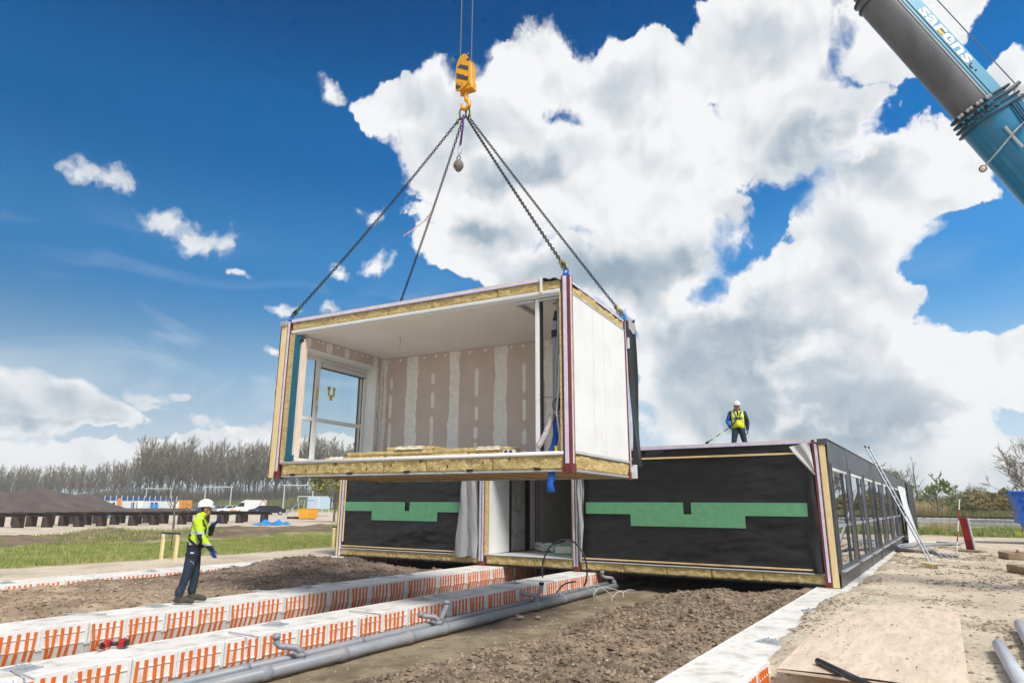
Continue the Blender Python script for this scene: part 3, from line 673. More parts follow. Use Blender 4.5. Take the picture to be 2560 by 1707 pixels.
# ------------------------------------------------------------------ the standing building
def wool_face(g, u0, u1, z0, z1, place, seed, amp=.018, step=.045, depth=.08, mi=0, holes=True):
    """a slab of mineral wool with a rough face; place(u, z, out) gives the point, out = towards the viewer"""
    nu = max(3, int((u1 - u0) / step)); nz = max(3, int((z1 - z0) / .035)); U = np.linspace(u0, u1, nu + 1); Zs = np.linspace(z0, z1, nz + 1)
    vs = []; base = len(g.v)
    for j, z in enumerate(Zs):
        for i, u in enumerate(U):
            e = float(fbm(np.array(u * 9.0), np.array(z * 9.0), seed, 4, .6)) * amp * 1.7
            e += -amp * 1.2 * max(0, float(vnoise(np.array(u * 5), np.array(z * 5), seed + 5)) - .22) * 3
            zz = z
            if j == nz: zz = z - max(0, float(fbm(np.array(u * 6.0), np.array(0.0), seed + 8, 3))) * amp * 2.2; 
            if i in (0, nu): e -= .006
            vs.append(place(u, zz, e))
    w = nu + 1; fs = [(j * w + i, j * w + i + 1, (j + 1) * w + i + 1, (j + 1) * w + i) for j in range(nz) for i in range(nu)]
    k = len(vs); vs += [place(U[0], z0, -depth), place(U[-1], z0, -depth), place(U[-1], z1, -depth), place(U[0], z1, -depth)]
    fs += [tuple([k, k + 1] + [i for i in range(nu, -1, -1)]), tuple([k + 3] + [nz * w + i for i in range(nu + 1)] + [k + 2]),
           tuple([k] + [j * w for j in range(nz + 1)] + [k + 3]), tuple([k + 1, k + 2] + [j * w + nu for j in range(nz, -1, -1)])]
    g.add(vs, fs, mi); return g
def wool_row(t, u0, u1, z0, z1, place, seed, off=None, L=1.2, amp=.018):
    n = max(1, round((u1 - u0) / L)); 
    cuts = [u0 + (u1 - u0) * (i + (rng.uniform(-.15, .15) if 0 < i < n else 0)) / n for i in range(n + 1)]
    for i in range(n):
        wool_face(G(), cuts[i] + .003, cuts[i + 1] - .003, z0, z1, place, seed + i * 7, amp).obj('wool_slab', m_wool, t, True, off)
def wrinkle(x, z, s):
    k = .5 + 1.2 * max(0, abs(z - 1.7) / 1.5) ** 2
    return k * .055 * float(fbm(np.array(x * .8 + z * .3), np.array(z * 3.2 - x * .25), s, 4, .55)) + .010 * float(fbm(np.array(x * 4), np.array(z * 5), s + 4, 3))

BO = Vector((-10.3, YC, 0))
B = thing('modular_building', 'long flat-roofed modular building wrapped in black membrane with green tape bands', 'building', BO)
def bpart(g, name, mat, parent=B, smooth=False): return g.obj(name, mat, parent, smooth, BO)
Y = YC
# floors, roof and inner shell
g = G(); g.box(-18.1, -2.32, Y + .1, 53.6, .06, .31); bpart(g, 'floor_deck', m_conc)
g = G(); g.box(-18.12, -2.30, Y + .09, 53.6, 2.98, 3.20); bpart(g, 'roof_deck', m_memlit)
bpart(G().box(-18.1, -2.30, Y + .02, 53.6, .02, .055), 'floor_frame', m_black)
bpart(G().box(-18.16, -18.08, Y + .12, 53.6, .3, 2.98), 'end_wall', m_membrane)
bpart(G().box(-18.1, -2.3, 53.5, 53.58, .3, 2.98), 'rear_wall', m_membrane)
bpart(G().box(-8.62, -8.56, Y + .12, 53.5, .312, 2.978), 'partition', m_white)
bpart(G().box(-12.02, -11.96, Y + 5, 53.5, .312, 2.978), 'partition', m_white)
bpart(G().box(-11.96, -8.62, 27.0, 27.06, .312, 2.978), 'partition', m_white)
for k in range(1, 11):
    bpart(G().box(-8.55, -2.62, Y + 3.35 * k - .05, Y + 3.35 * k + .05, .312, 2.978), 'partition', m_white)
# front: wool band, trims, battens
pl = lambda u, z, e: (u, Y + .035 - e, z)
for (a, b, sd) in ((-17.95, -12.07, 3), (-11.79, -8.88, 40), (-8.64, -2.56, 80)): wool_row(B, a, b, .057, .262 if sd != 40 else .305, pl, sd, BO)
for a, b in ((-17.95, -12.08), (-8.63, -2.56)):
    bpart(G().bbox(a, b, Y + .0, Y + .09, .268, .292, .004), 'floor_trim', m_greytrim)
    bpart(G().bbox(a + .03, b - .04, Y + .012, Y + .045, .338, .374, .003), 'timber_batten', m_timberx)
bpart(G().bbox(-11.79, -8.87, Y - .005, Y + .6, .308, .326, .004), 'corridor_sill', m_greytrim)
bpart(G().bbox(-8.5, -2.93, Y + .010, Y + .045, 2.928, 2.972, .003), 'timber_batten', m_timberx)
bpart(G().bbox(-17.90, -17.86, Y + .010, Y + .045, .5, 3.0, .003), 'timber_batten', m_timber)
bpart(G().bbox(-18.0, -2.57, Y - .004, Y + .085, 3.172, 3.246, .004), 'roof_strip', m_lilac)
bpart(G().bbox(-18.0, -2.57, Y + .0, Y + .09, 3.249, 3.262, .003), 'roof_lath', m_timberx)
for k in range(12):
    x = -17.5 + 1.3 * k
    if -12.2 < x < -11.7 or -9 < x < -8.5: continue
    bpart(G().bbox(x - .05, x + .05, Y - .005, Y + .06, .035, .075, .006), 'bracket', m_black)
# membrane skins of the front
for a, b, sd in ((-17.97, -12.05, 5), (-8.66, -2.53, 9)):
    g = G(); g.sheet(110, 56, lambda u, w: (a + (b - a) * u, Y + .062 - wrinkle(a + (b - a) * u, .295 + 2.88 * w, sd), .295 + 2.88 * w))
    bpart(g, 'membrane', m_membrane, B, True)
    bpart(G().box(a, b, Y + .09, Y + .12, .3, 3.0), 'wall_board', m_black)
def tape(x0, n0, n1, x1, b0, b1, zt=1.828, zm=1.527, zb=1.23): bpart(G().prism([(x0, zm), (b0, zm), (b0, zb), (b1, zb), (b1, zm - .01), (x1, zm - .01), (x1, zt - .008), (n1, zt), (n1, zm + .012), (n0, zm + .012), (n0, zt), (x0, zt)], Y + .022, Y + .030, 'y'), 'green_tape', m_green)
tape(-8.45, -5.712, -5.508, -2.64, -7.145, -4.205); tape(-17.86, -15.075, -14.86, -12.5, -16.55, -13.70)
# corner and corridor posts
def jamb(x0, order, foot=True, z1=3.24, y0=Y - .03, name='corner_post'):
    p = None; x = x0
    for w, mat, nm, dy in order:
        o = bpart(G().bbox(x, x + w - .002, y0 + dy, y0 + .17, .0 if mat is m_primer else .02, z1 - (0 if mat is m_primer else .02), .003), nm if p else name, mat, p or B)
        if p is None: p = o
        x += w
    return p
def post(x0, x1):
    w = (x1 - x0)
    p = bpart(G().bbox(x0 + .045, x1 - .045, Y - .012, Y + .16, 0, 3.24, .003), 'post', m_primer)
    for a in (x0 + .05, x0 + w * .5 + .012): bpart(G().bbox(a, a + w * .5 - .075, Y - .03, Y - .013, .13, 3.22, .003), 'lilac_strip', m_lilac, p)
    for a, b in ((x0, x0 + .042), (x1 - .042, x1)): bpart(G().bbox(a, b, Y - .006, Y + .15, .28, 3.2, .004), 'wool_strip', m_wool, p)
    bpart(G().bbox(x0 + .03, x1 - .03, Y - .022, Y + .14, .004, .10, .004), 'foot_plate', m_primer, p)
    for a in (.32, .68):
        xx = x0 + w * a; bpart(G().tube([(xx, Y - .028, .065), (xx, Y - .02, .065)], .013, 10), 'bolt_hole', m_black, p)
post(-12.07, -11.80); post(-8.88, -8.64)
def cornerpost():
    p = bpart(G().bbox(-2.56, -2.515, Y - .02, Y + .15, 0, 3.25, .003), 'corner_post', m_primer)
    for a, b, mt, nm, dy in ((-2.512, -2.455, m_lilac, 'lilac_strip', -.028), (-2.452, -2.437, m_primer, 'primer_edge', -.02), (-2.434, -2.418, m_wool, 'wool_strip', -.015), (-2.415, -2.29, m_timber, 'timber_stud', -.03)):
        bpart(G().bbox(a, b, Y + dy, Y + .15, .015 if mt is not m_lilac else .12, 3.15, .003), nm, mt, p)
    bpart(G().bbox(-2.57, -2.44, Y - .034, Y + .12, .0, .11, .004), 'foot_plate', m_primer, p)
    for a in (-2.53, -2.48): bpart(G().tube([(a, Y - .04, .06), (a, Y - .033, .06)], .011, 10), 'bolt_hole', m_black, p)
    bpart(G().bbox(-2.44, -2.25, Y - .05, Y + .02, 3.12, 3.252, .01), 'top_fold', m_memlit, p)
cornerpost()
def endpost():
    p = bpart(G().bbox(-18.13, -18.05, Y - .03, Y + .15, .0, 3.2, .003), 'end_post', m_timber)
    for a, b, mt, nm in ((-18.165, -18.135, m_membrane, 'membrane_edge'), (-18.045, -18.01, m_primer, 'primer_edge'), (-18.005, -17.975, m_lilac, 'lilac_strip')): bpart(G().bbox(a, b, Y - .022, Y + .15, .02, 3.18, .002), nm, mt, p)
endpost()
# hanging grey sheets and the loose white corner flap
def curtain(x0t, x1t, x0b, x1b, z0, z1, folds, seed, name='hanging_sheet', mat=m_greysheet):
    g = G()
    def fn(u, w):
        a = x0b + (x0t - x0b) * w ** .8; b = x1b + (x1t - x1b) * w; x = a + (b - a) * u
        d = .07 * math.sin(u * folds * 3.6 + w * 2.5 + seed) * (1.1 - .4 * w)
        d += .10 * float(fbm(np.array(u * 3.0 + w * 2.5), np.array(w * 2.5), seed, 2, .5))
        return (x, Y - .045 - abs(d) * .9, z0 + (z1 - z0) * w + .025 * math.sin(u * folds * 6.28 + 1) * (1 - w))
    g.sheet(36, 44, fn); return bpart(g, name, mat, B, True)
curtain(-12.55, -12.06, -12.95, -12.04, .24, 3.15, 1.6, 3); curtain(-8.66, -8.40, -8.65, -8.54, .25, 3.15, 1.0, 8)
m_flap = M('pale_grey_flap', (.55, .55, .54), (.47, .47, .46), .7, 4, 4); g = G(); P4 = [(-3.05, 3.10), (-2.83, 3.19), (-2.58, 3.20), (-2.555, 2.45)]
def flap(u, w):
    a = Vector((-3.04, 0, 3.10)); b = Vector((-2.60, 0, 3.20)); c = Vector((-2.545, 0, 2.42))
    p = (a + (b - a) * u) * w + (c + (b - c) * u * .12) * (1 - w); p.x += -.05 * math.sin(w * 3.1) * (1 - u) * .5
    return (p.x, Y - .05 - .05 * math.sin(u * 5 + w * 2) ** 2, p.z)
g.sheet(16, 20, flap); bpart(g, 'white_flap', m_flap, B, True)
g = G(); g.sheet(10, 50, lambda u, w: (-2.80 + .25 * u - .05 * (1 - u) * math.sin(w * 5), Y + .02 - .05 * math.sin(u * 3.1) - .02 * math.sin(w * 9 + u * 4), .28 + 2.6 * w)); bpart(g, 'membrane_fold', m_membrane, B, True)
# corridor: the left wall seen through the opening
X = -11.74
def cw(y0, y1, z0, z1, name, mat, x=X, d=.05, p=B): return bpart(G().bbox(x - d, x, y0, y1, z0, z1, .004), name, mat, p)
cw(Y + .14, 17.89, .33, 2.95, 'corridor_panel', m_white)
fr = cw(17.90, 17.995, .33, 2.95, 'door_frame', m_black, X + .02)
cw(18.86, 19.10, .33, 2.95, 'door_frame', m_black, X + .02)
m_door = M('filmed_door', (.52, .51, .48), (.38, .37, .35), .25, 5, 6, bump=.02, bscale=5)
dr = cw(18.0, 18.855, .34, 2.9, 'door', m_door, X - .02)
tx = bpart(G().tube([(X - .015, 18.2 + .05 * i, 1.55 + .018 * math.sin(i * 2.3)) for i in range(9)], .007, 5), 'scrawl', m_black, dr)
bpart(G().tube([(X - .015, 18.75, 1.30), (X + .05, 18.75, 1.30), (X + .05, 18.63, 1.30)], .011, 8), 'handle', m_galv, dr)
cw(19.11, 19.46, .33, 2.95, 'corridor_panel', m_white)
cl = cw(19.47, 19.73, .33, 2.95, 'corridor_post', m_primer, X + .01)
for a in (19.50, 19.62): cw(a, a + .06, .4, 2.9, 'lilac_strip', m_lilac, X + .018, .006, cl)
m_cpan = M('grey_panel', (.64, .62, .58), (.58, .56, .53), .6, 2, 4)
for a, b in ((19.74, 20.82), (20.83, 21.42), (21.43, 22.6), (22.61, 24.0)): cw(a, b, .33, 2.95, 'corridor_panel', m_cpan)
# windows of the long side
XR = -2.24
def window(k, y0, parent, name='window'):
    w = node(name, parent); w.location = Vector((XR, y0, 0)) - BO
    y1, z0, z1 = 2.5, .34, 2.71
    g = G(); 
    for a, b, c, d in ((0, .09, z0, z1), (y1 - .09, y1, z0, z1), (.09, y1 - .09, z1 - .09, z1), (.09, y1 - .09, z0 + .05, z0 + .13)): g.bbox(-.10, .030, a, b, c, d, .006)
    g.obj('frame', m_dgrey, w)
    g = G(); g.bbox(-.09, .032, 1.50, 1.60, z0 + .13, z1 - .09, .006); g.bbox(-.085, .05, 1.615, 1.68, z0 + .13, z1 - .09, .006); g.obj('mullion', m_dgrey, w)
    G().bbox(-.085, .028, .09, y1 - .09, 1.28, 1.35, .006).obj('transom', m_transom, w)
    G().bbox(-.02, .052, .10, y1 - .1, z1 - .17, z1 - .10, .012).obj('blind_box', m_pvc, w)
    G().bbox(-.06, .10, -.03, y1 + .03, z0, z0 + .045, .004).obj('sill', m_alu, w)
    for a, b in ((.09, 1.50), (1.68, y1 - .09)):
        for c, d in ((z0 + .13, 1.28), (1.35, z1 - .09)): G().box(.008, .016, a, b, c, d).obj('pane', m_glassw, w)
m_transom = M('grey_transom', (.34, .35, .37), None, .45)
m_glassw = glass_mat('window_glass', (.80, .84, .82), 1.5, .20, 4.0)
for k in range(9): window(k, 16.82 + 3.35 * k, B)
def rsheet(y0, y1, z0, z1, sd, nu, nz, name='side_membrane', x=XR, amp=1.0):
    g = G(); g.sheet(nu, nz, lambda u, w: (x + amp * (.018 * float(fbm(np.array((y0 + (y1 - y0) * u) * 2.2), np.array((z0 + (z1 - z0) * w) * 1.4), sd, 4, .6)) - .006 * abs(math.sin(((y0 + (y1 - y0) * u - Y) / 3.35) * 3.14159)) ** .2), y0 + (y1 - y0) * u, z0 + (z1 - z0) * w))
    return bpart(g, name, m_memlit, B, True)
bpart(G().box(XR - .1, XR - .03, Y + .05, 53.5, .02, .30), 'side_board', m_black)
bpart(G().box(XR - .1, XR - .03, Y + .05, 53.5, 2.76, 3.2), 'side_board', m_black)
for k in range(11):
    a = Y - .02 + 3.35 * k; b = a + 3.35
    rsheet(a + .008, b - .008, 2.70, 3.245, 20 + k, 26, 8); rsheet(a + .008, b - .008, .015, .36, 50 + k, 24, 5)
    wy0 = 16.82 + 3.35 * k
    if k < 9:
        for q0, q1 in ((a, wy0 + .01), (wy0 + 2.49, b)):
            if q1 - q0 > .04: bpart(G().bbox(XR - .09, XR + .012, q0 + .005, q1, .3, 2.72, .004), 'pier', m_memlit)
    else: rsheet(a, b, .3, 2.72, 90 + k, 20, 20)
bpart(G().box(XR - .2, XR + .02, Y - .03, 53.5, 3.247, 3.262), 'roof_fold', m_memlit)
# torn black strip on one pier and the film sheet near the ladder
g = G(); g.sheet(2, 30, lambda u, w: (XR + .055 + .02 * math.sin(w * 9), 26.45 + (.12 + .42 * math.sin(w * 3.1) ** .7 + .06 * math.sin(w * 23)) * (u - .3), .35 + 2.2 * w)); bpart(g, 'torn_strip', m_membrane, B, True)
g = G(); g.sheet(24, 40, lambda u, w: (XR + .08 + (1 - w) * .45 * (.4 + .6 * u) + .07 * math.sin(u * 9 + w * 4), 39.2 + 4.6 * u + (1 - w) * -1.2, .03 + 2.74 * w)); bpart(g, 'plastic_sheet', m_plastic_film, B, True)
g = G(); g.sheet(20, 30, lambda u, w: (XR + .07 + .06 * math.sin(u * 7), 47 + 6.5 * u, .1 + 3.1 * w)); bpart(g, 'membrane_roll', m_membrane, B, True)

# clutter on the corridor floor
def clutter():
    t = thing('carton', 'white carton with green border on the corridor floor', 'box', (-10.0, 18.2, .312), R(30))
    G().bbox(-.30, .30, -.16, .16, 0, .28, .01).obj('body', m_white, t)
    g = G()
    for a in ((-.30, -.25, .0, .28), (.25, .30, .0, .28), (-.25, .25, 0, .04), (-.25, .25, .24, .28)): g.box(a[0], a[1], -.166, -.161, a[2] + .001, a[3] - .001)
    g.obj('green_border', m_green, t)
    t = thing('timber_board', 'short orange timber board resting on the pack behind the carton', 'board', (-9.75, 18.85, .66), R(5)); G().bbox(-.45, .45, -.08, .08, 0, .05, .004).obj('board', m_timberx, t)
    t = thing('wool_pack', 'grey wrapped pack behind the white carton in the corridor', 'pack', (-9.7, 18.8, .312), R(8)); G().bbox(-.6, .6, -.2, .2, 0, .345, .05).obj('pack', m_greysheet, t)
    t = thing('film_bundle', 'bundle of crumpled clear film on the corridor floor', 'film', (-10.9, 18.75, .33), R(-20))
    g = G()
    for i in range(7): g.tube([(-.55 + .18 * j, .05 * math.sin(i * 2 + j * 1.7), .04 + .03 * i + .03 * math.sin(j * 2.1 + i)) for j in range(8)], .035, 5)
    g.obj('film', m_plastic_film, t, True)
clutter()

# ------------------------------------------------------------------ the hanging room module
MO = Vector((-11.102, 8.539, 2.236)); MR = R(5.2184); ML, MW, MH = 6.232, 3.11, 3.212
MD = thing('room_module', 'open-sided room module hanging from chains, yellow wool edges and white end wall', 'module', MO, MR)
def mp(g, name, mat, parent=MD, smooth=False): return g.obj(name, mat, parent, smooth)
def mw_(x, y, z): return Matrix.Translation(MO) @ Matrix.Rotation(MR, 4, 'Z') @ Vector((x, y, z))
# floor
fl = mp(G().bbox(.1, ML - .07, .06, MW - .06, .06, .325, .004), 'floor_slab', m_conc)
mp(G().tube([(.06, .03, .302), (ML - .08, .03, .302)], .034, 10), 'floor_edge', m_white, fl, True)
m_under = M('underside_board', (.46, .33, .17), (.36, .25, .12), .85, 1.2, 6, stretch=(1, 4, 1))
us = mp(G().box(.08, ML - .08, .05, MW - .05, .034, .058), 'underside', m_under)
for k in range(9): mp(G().box(.45 + .66 * k, .53 + .66 * k, .07, MW - .07, .012, .033), 'joist', m_under, us)
for y in (.02, MW - .09): mp(G().bbox(.1, ML - .07, y, y + .07, .018, .05, .004), 'floor_rail', m_galv)
mp(G().bbox(ML - .075, ML - .005, .16, MW - .1, .026, .064, .004), 'floor_rail', m_galv)
wool_row(MD, .07, ML - .075, .055, .27, lambda u, z, e: (u, .03 - e, z), 101)
wool_row(MD, .19, MW - .06, .068, .295, lambda u, z, e: (ML - .02 + e, u, z), 131, L=.9)
for x in (.42, 1.85, 3.15, 4.45, 5.7):
    mp(G().bbox(x - .055, x + .055, -.012, .06, .045, .085, .008), 'bracket', m_black)
for i, x in enumerate((.75, 1.05, 1.5, 2.25, 2.8, 3.45, 4.0, 4.7, 5.2)): mp(G().ball((x, .018, .14 + .05 * ((i * 7) % 3)), .013, .012, .022, 7, 5, jit=.2), 'peg_hole', m_black)
# roof
rf = mp(G().box(.06, ML - .06, .1, MW - .05, 2.99, 3.19), 'roof_slab', m_memlit)
mp(G().box(.1, ML - .08, .04, MW - .1, 2.905, 2.955), 'ceiling', m_ceil)
mp(G().bbox(.06, ML - .1, .0, .038, 2.957, 2.996, .004), 'ceiling_edge', m_white)
mp(G().bbox(.08, ML - .1, .0, .03, 2.93, 2.955, .004), 'ceiling_shadow_trim', m_greytrim)
wool_row(MD, .06, ML - .09, 3.0, 3.162, lambda u, z, e: (u, .025 - e, z), 161)
wool_row(MD, .16, MW - .05, 3.0, 3.155, lambda u, z, e: (ML - .03 + e, u, z), 191, L=.8, amp=.022)
mp(G().bbox(.05, ML - .42, -.006, .1, 3.166, 3.222, .004), 'roof_strip', m_lilac)
mp(G().bbox(.05, ML - .42, -.003, .1, 3.224, 3.238, .003), 'roof_lath', m_timberx)
mp(G().bbox(ML - .1, ML - .015, .16, MW - .04, 3.172, 3.215, .004), 'roof_strip', m_lilac)
g = G(); g.sheet(20, 8, lambda u, w: (ML - .45 + .40 * u, -.015 + .25 * w, 3.215 + .03 * math.sin(u * 5) * (1 - w) + .02 * math.sin(u * 11 + w * 5) - .04 * (1 - w) ** 3)); mp(g, 'roofing_flap', m_memlit, MD, True)
g = G(); g.sheet(40, 6, lambda u, w: (ML - .02 - .06 * w, .2 + (MW - .3) * u, 3.165 + .025 * float(fbm(np.array(u * 18), np.array(w * 2), 7, 3)) + .015 * w)); mp(g, 'ragged_membrane', m_membrane, MD, True)
mp(G().bbox(ML - .455, ML - .41, -.02, -.008, 2.965, 3.235, .003), 'white_clip', m_white)
# end wall (bright) in three panels
for a, b in ((.17, 1.225), (1.247, 1.791), (1.813, MW - .075)): mp(G().bbox(ML - .06, ML - .005, a, b, .352, 2.968, .003), 'wall_panel', m_white)
mp(G().bbox(ML - .05, ML + .006, .16, MW - .06, .312, .345, .004), 'panel_rail', m_greytrim)
mp(G().bbox(ML - .05, ML + .004, .16, MW - .06, 2.972, 2.995, .004), 'panel_rail', m_greytrim)
mp(G().box(ML - .09, ML - .062, .16, MW - .06, .33, 2.99), 'panel_backing', m_dgrey)
# posts
def mpost(x0, x1, y0, y1, right=True, back=False):
    p = mp(G().bbox(x0, x1, y0 + .012, y1, .0, MH, .004), 'corner_post', m_primer)
    w = x1 - x0
    for a, b in ((x0 + w * .26, x0 + w * .66),) if right else ((x0 + w * .34, x0 + w * .80),): mp(G().bbox(a, b, y0 - .006, y0 + .010, .14, MH - .01, .003), 'lilac_strip', m_lilac, p)
    if right:
        mp(G().bbox(x1 + .002, x1 + .012, y0 + .03, y0 + .06, .14, MH - .02, .002), 'lilac_strip', m_lilac, p)
        mp(G().bbox(x1 + .002, x1 + .014, y0 + .065, y0 + .085, .14, MH - .02, .002), 'wool_strip', m_wool, p)
    mp(G().bbox(x0 - .012, x1 + .008, y0 - .002, y1 + .01, -.005, .13, .004), 'foot', m_primer, p)
    for z in (.045, .09):
        for a in (.28, .72):
            xx = x0 + w * a; mp(G().tube([(xx, y0 - .009, z), (xx, y0 - .0025, z)], .011, 10), 'bolt_hole', m_black, p)
    return p
mpost(ML - .085, ML + .07, 0, .15); mpost(-.075, .022, 0, .15, False)
mpost(ML - .10, ML + .0, MW - .045, MW + .07); mpost(-.075, .022, MW - .045, MW + .07, False)
mp(G().bbox(ML - .118, ML - .09, .0, .12, .34, 2.93, .004), 'wool_strip', m_wool)
# layered left end
for a, b, mt, nm, z0, z1, dy in ((-.225, -.082, m_timber, 'timber_stud', .01, 3.12, .0), (.026, .165, m_wool, 'wool_infill', .30, 2.95, .015), (.17, .335, m_teal, 'teal_flashing', .37, 2.86, .01), (.338, .40, m_pinkwood, 'plywood_edge', .34, 2.80, .02)):
    mp(G().bbox(a, b, dy, dy + .14, z0, z1, .004), nm, mt)
mp(G().bbox(.19, .42, -.02, .01, .345, .44, .004), 'teal_foot', m_teal)
mp(G().bbox(.335, .40, -.01, .05, 2.72, 2.80, .006), 'black_block', m_black)
g = G(); g.sheet(6, 60, lambda u, w: (-.228 - .02 * u - .012 * float(fbm(np.array(w * 22), np.array(u), 3, 3)), -.01 + .12 * u, .01 + 3.15 * w)); mp(g, 'membrane_edge', m_membrane, MD, True)
mp(G().bbox(-.27, -.07, -.03, .16, 3.10, 3.225, .02), 'top_cap', m_greysheet)
# left wall with the window opening, reveal boards
lw = mp(G().box(-.20, .30, .156, .175, .33, 2.9).box(-.20, .30, 2.50, MW - .05, .33, 2.9).box(-.20, .30, .175, 2.50, 2.64, 2.9), 'window_wall', m_board)
mp(G().box(-.232, -.202, .13, .19, .05, 3.1).box(-.232, -.202, 2.48, MW - .05, .05, 3.1).box(-.232, -.202, .19, 2.48, 2.62, 3.1), 'outer_membrane', m_membrane, lw)
rv = mp(G().bbox(-.04, .325, 2.462, 2.50, .33, 2.63, .003).bbox(-.04, .325, .176, .20, .33, 2.63, .003).bbox(-.04, .325, .20, 2.462, 2.602, 2.63, .003).bbox(-.1, .325, .20, 2.462, .33, .352, .003), 'reveal_board', m_white, lw)
mp(G().bbox(.30, .325, 2.50, 2.53, .33, 2.66, .002).bbox(.30, .325, .176, 2.50, 2.63, 2.66, .002), 'reveal_bead', m_white, lw)
# window unit in the opening
wn = node('window', MD); wn.location = (-.03, 0, 0)
y0, y1, z0, z1 = .202, 2.46, .352, 2.60
g = G()
for a, b, c, d in ((y0, y0 + .05, z0, z1), (y1 - .055, y1, z0, z1), (y0 + .05, y1 - .055, z1 - .07, z1), (y0 + .05, y1 - .055, z0, z0 + .07)): g.bbox(-.03, .05, a, b, c, d, .006)
mp(g, 'frame', m_pvc, wn); mp(G().bbox(-.025, .055, .84, .965, z0 + .07, z1 - .07, .008), 'mullion', m_pvc, wn)
mp(G().bbox(-.02, .05, y0 + .05, .84, 1.22, 1.30, .006).bbox(-.02, .05, .965, y1 - .055, 1.22, 1.30, .006), 'transom', m_pvc, wn)
mp(G().bbox(.0, .10, .975, y1 - .06, z1 - .20, z1 - .075, .02), 'blind_box', m_greytrim, wn); mp(G().bbox(.0, .085, .985, y1 - .07, z1 - .215, z1 - .20, .005), 'blind_bar', m_black, wn)
for a, b in ((y0 + .05, .84), (.965, y1 - .055)):
    for c, d in ((z0 + .07, 1.22), (1.30, z1 - .07)):
        mp(G().box(-.004, .004, a, b, c, d), 'pane', m_glass, wn)
        mp(G().box(-.006, .012, b - .012, b - .0005, c, d), 'seal', m_ring, wn)
hd = mp(G().tube([(.055, .90, 1.55), (.09, .90, 1.55), (.09, .90, 1.42)], .011, 8), 'handle', m_galv, wn)
m_sticker = M('yellow_sticker', (.75, .50, .02), None, .5)
mp(G().bbox(.056, .058, .875, .925, 1.66, 1.95, .001), 'sticker', m_sticker, wn)
for (yy, zz, w_, h_) in ((1.30, 1.93, .03, .10), (1.46, 1.93, .03, .10), (1.38, 1.80, .05, .06), (1.30, 2.0, .05, .03), (1.46, 2.0, .05, .03)): mp(G().box(.006, .0075, yy - w_, yy + w_, zz - h_, zz + h_), 'sticker', m_sticker, wn)
# back wall with filled joints
bw = mp(G().box(.302, ML - .1, 2.76, 2.80, .33, 2.9), 'rear_board', m_board)
mp(G().box(-.18, ML - .08, 2.81, MW - .02, .33, 2.98), 'rear_wall', m_wool)
def smear(parent, place, u0, u1, z0, z1, seed, rag=.03, name='filler'):
    n = max(5, int((z1 - z0) / .035)); L_, R_ = [], []
    for i in range(n + 1):
        z = z0 + (z1 - z0) * i / n; e = min(1, math.sin(min(i / n, 1 - i / n) * 3.14) * 3 + .25) if rag < .03 else 1; z += rng.uniform(-.01, .01)
        a = rag * float(fbm(np.array(z * 2.2), np.array(seed * 1.3), seed, 5, .7)); b = rag * float(fbm(np.array(z * 2.2), np.array(seed * 2.3), seed + 7, 5, .7))
        m_ = (u0 + u1) / 2; L_.append((m_ - (m_ - u0) * e + a, z)); R_.append((m_ + (u1 - m_) * e + b, z))
    vs = []; fs = []
    for h in (0, .003):
        for (a, z), (b, _) in zip(L_, R_): vs += [place(a, z, h), place(b, z, h)]
    k = 2 * (n + 1)
    for i in range(n): fs += [(k + 2 * i, k + 2 * i + 1, k + 2 * i + 3, k + 2 * i + 2), (2 * i, 2 * i + 2, k + 2 * i + 2, k + 2 * i), (2 * i + 1, k + 2 * i + 1, k + 2 * i + 3, 2 * i + 3)]
    return mp(G().add(vs, fs), name, m_filler, parent)
pb = lambda u, z, h: (u, 2.7585 - h, z)
for i, (a, b) in enumerate(((.98, 1.30), (2.18, 2.46), (3.36, 3.67), (4.56, 4.85))): smear(bw, pb, a, b, .34, 2.895, 11 + i, .045)
for i, x in enumerate((.55, 1.74, 2.90, 4.085, 5.2)):
    z = 2.45
    while z > .5:
        h = rng.uniform(.22, .75); smear(bw, pb, x - rng.uniform(.035, .05), x + rng.uniform(.035, .055), max(.36, z - h), z, 31 + i * 5 + int(z * 7), .018); z -= h + rng.uniform(.06, .2)
for i in range(14): x = .45 + i * .33 + rng.uniform(-.05, .05); smear(bw, pb, x - .03, x + .03, 2.80, 2.87, 70 + i, .008)
smear(bw, pb, .306, .40, .34, 2.895, 90, .03)
plw = lambda u, z, h: (.3015 + h, u, z)
for i, (a, b) in enumerate(((.22, .34), (.80, .98), (1.36, 1.52), (2.35, 2.52))): smear(lw, plw, a, b, 2.665, 2.895, 95 + i, .02)
for x in (.55, .68, 1.15, 1.75, 1.95, 2.15): smear(lw, plw, x - .03, x + .03, 2.82, 2.88, 110 + int(x * 9), .008)
smear(lw, plw, 2.64, 2.757, .34, 2.89, 130, .03)
z = 2.3
while z > .6: h = rng.uniform(.3, .8); smear(lw, plw, 2.56, 2.61, max(.4, z - h), z, 140 + int(z * 9), .01); z -= h + .12
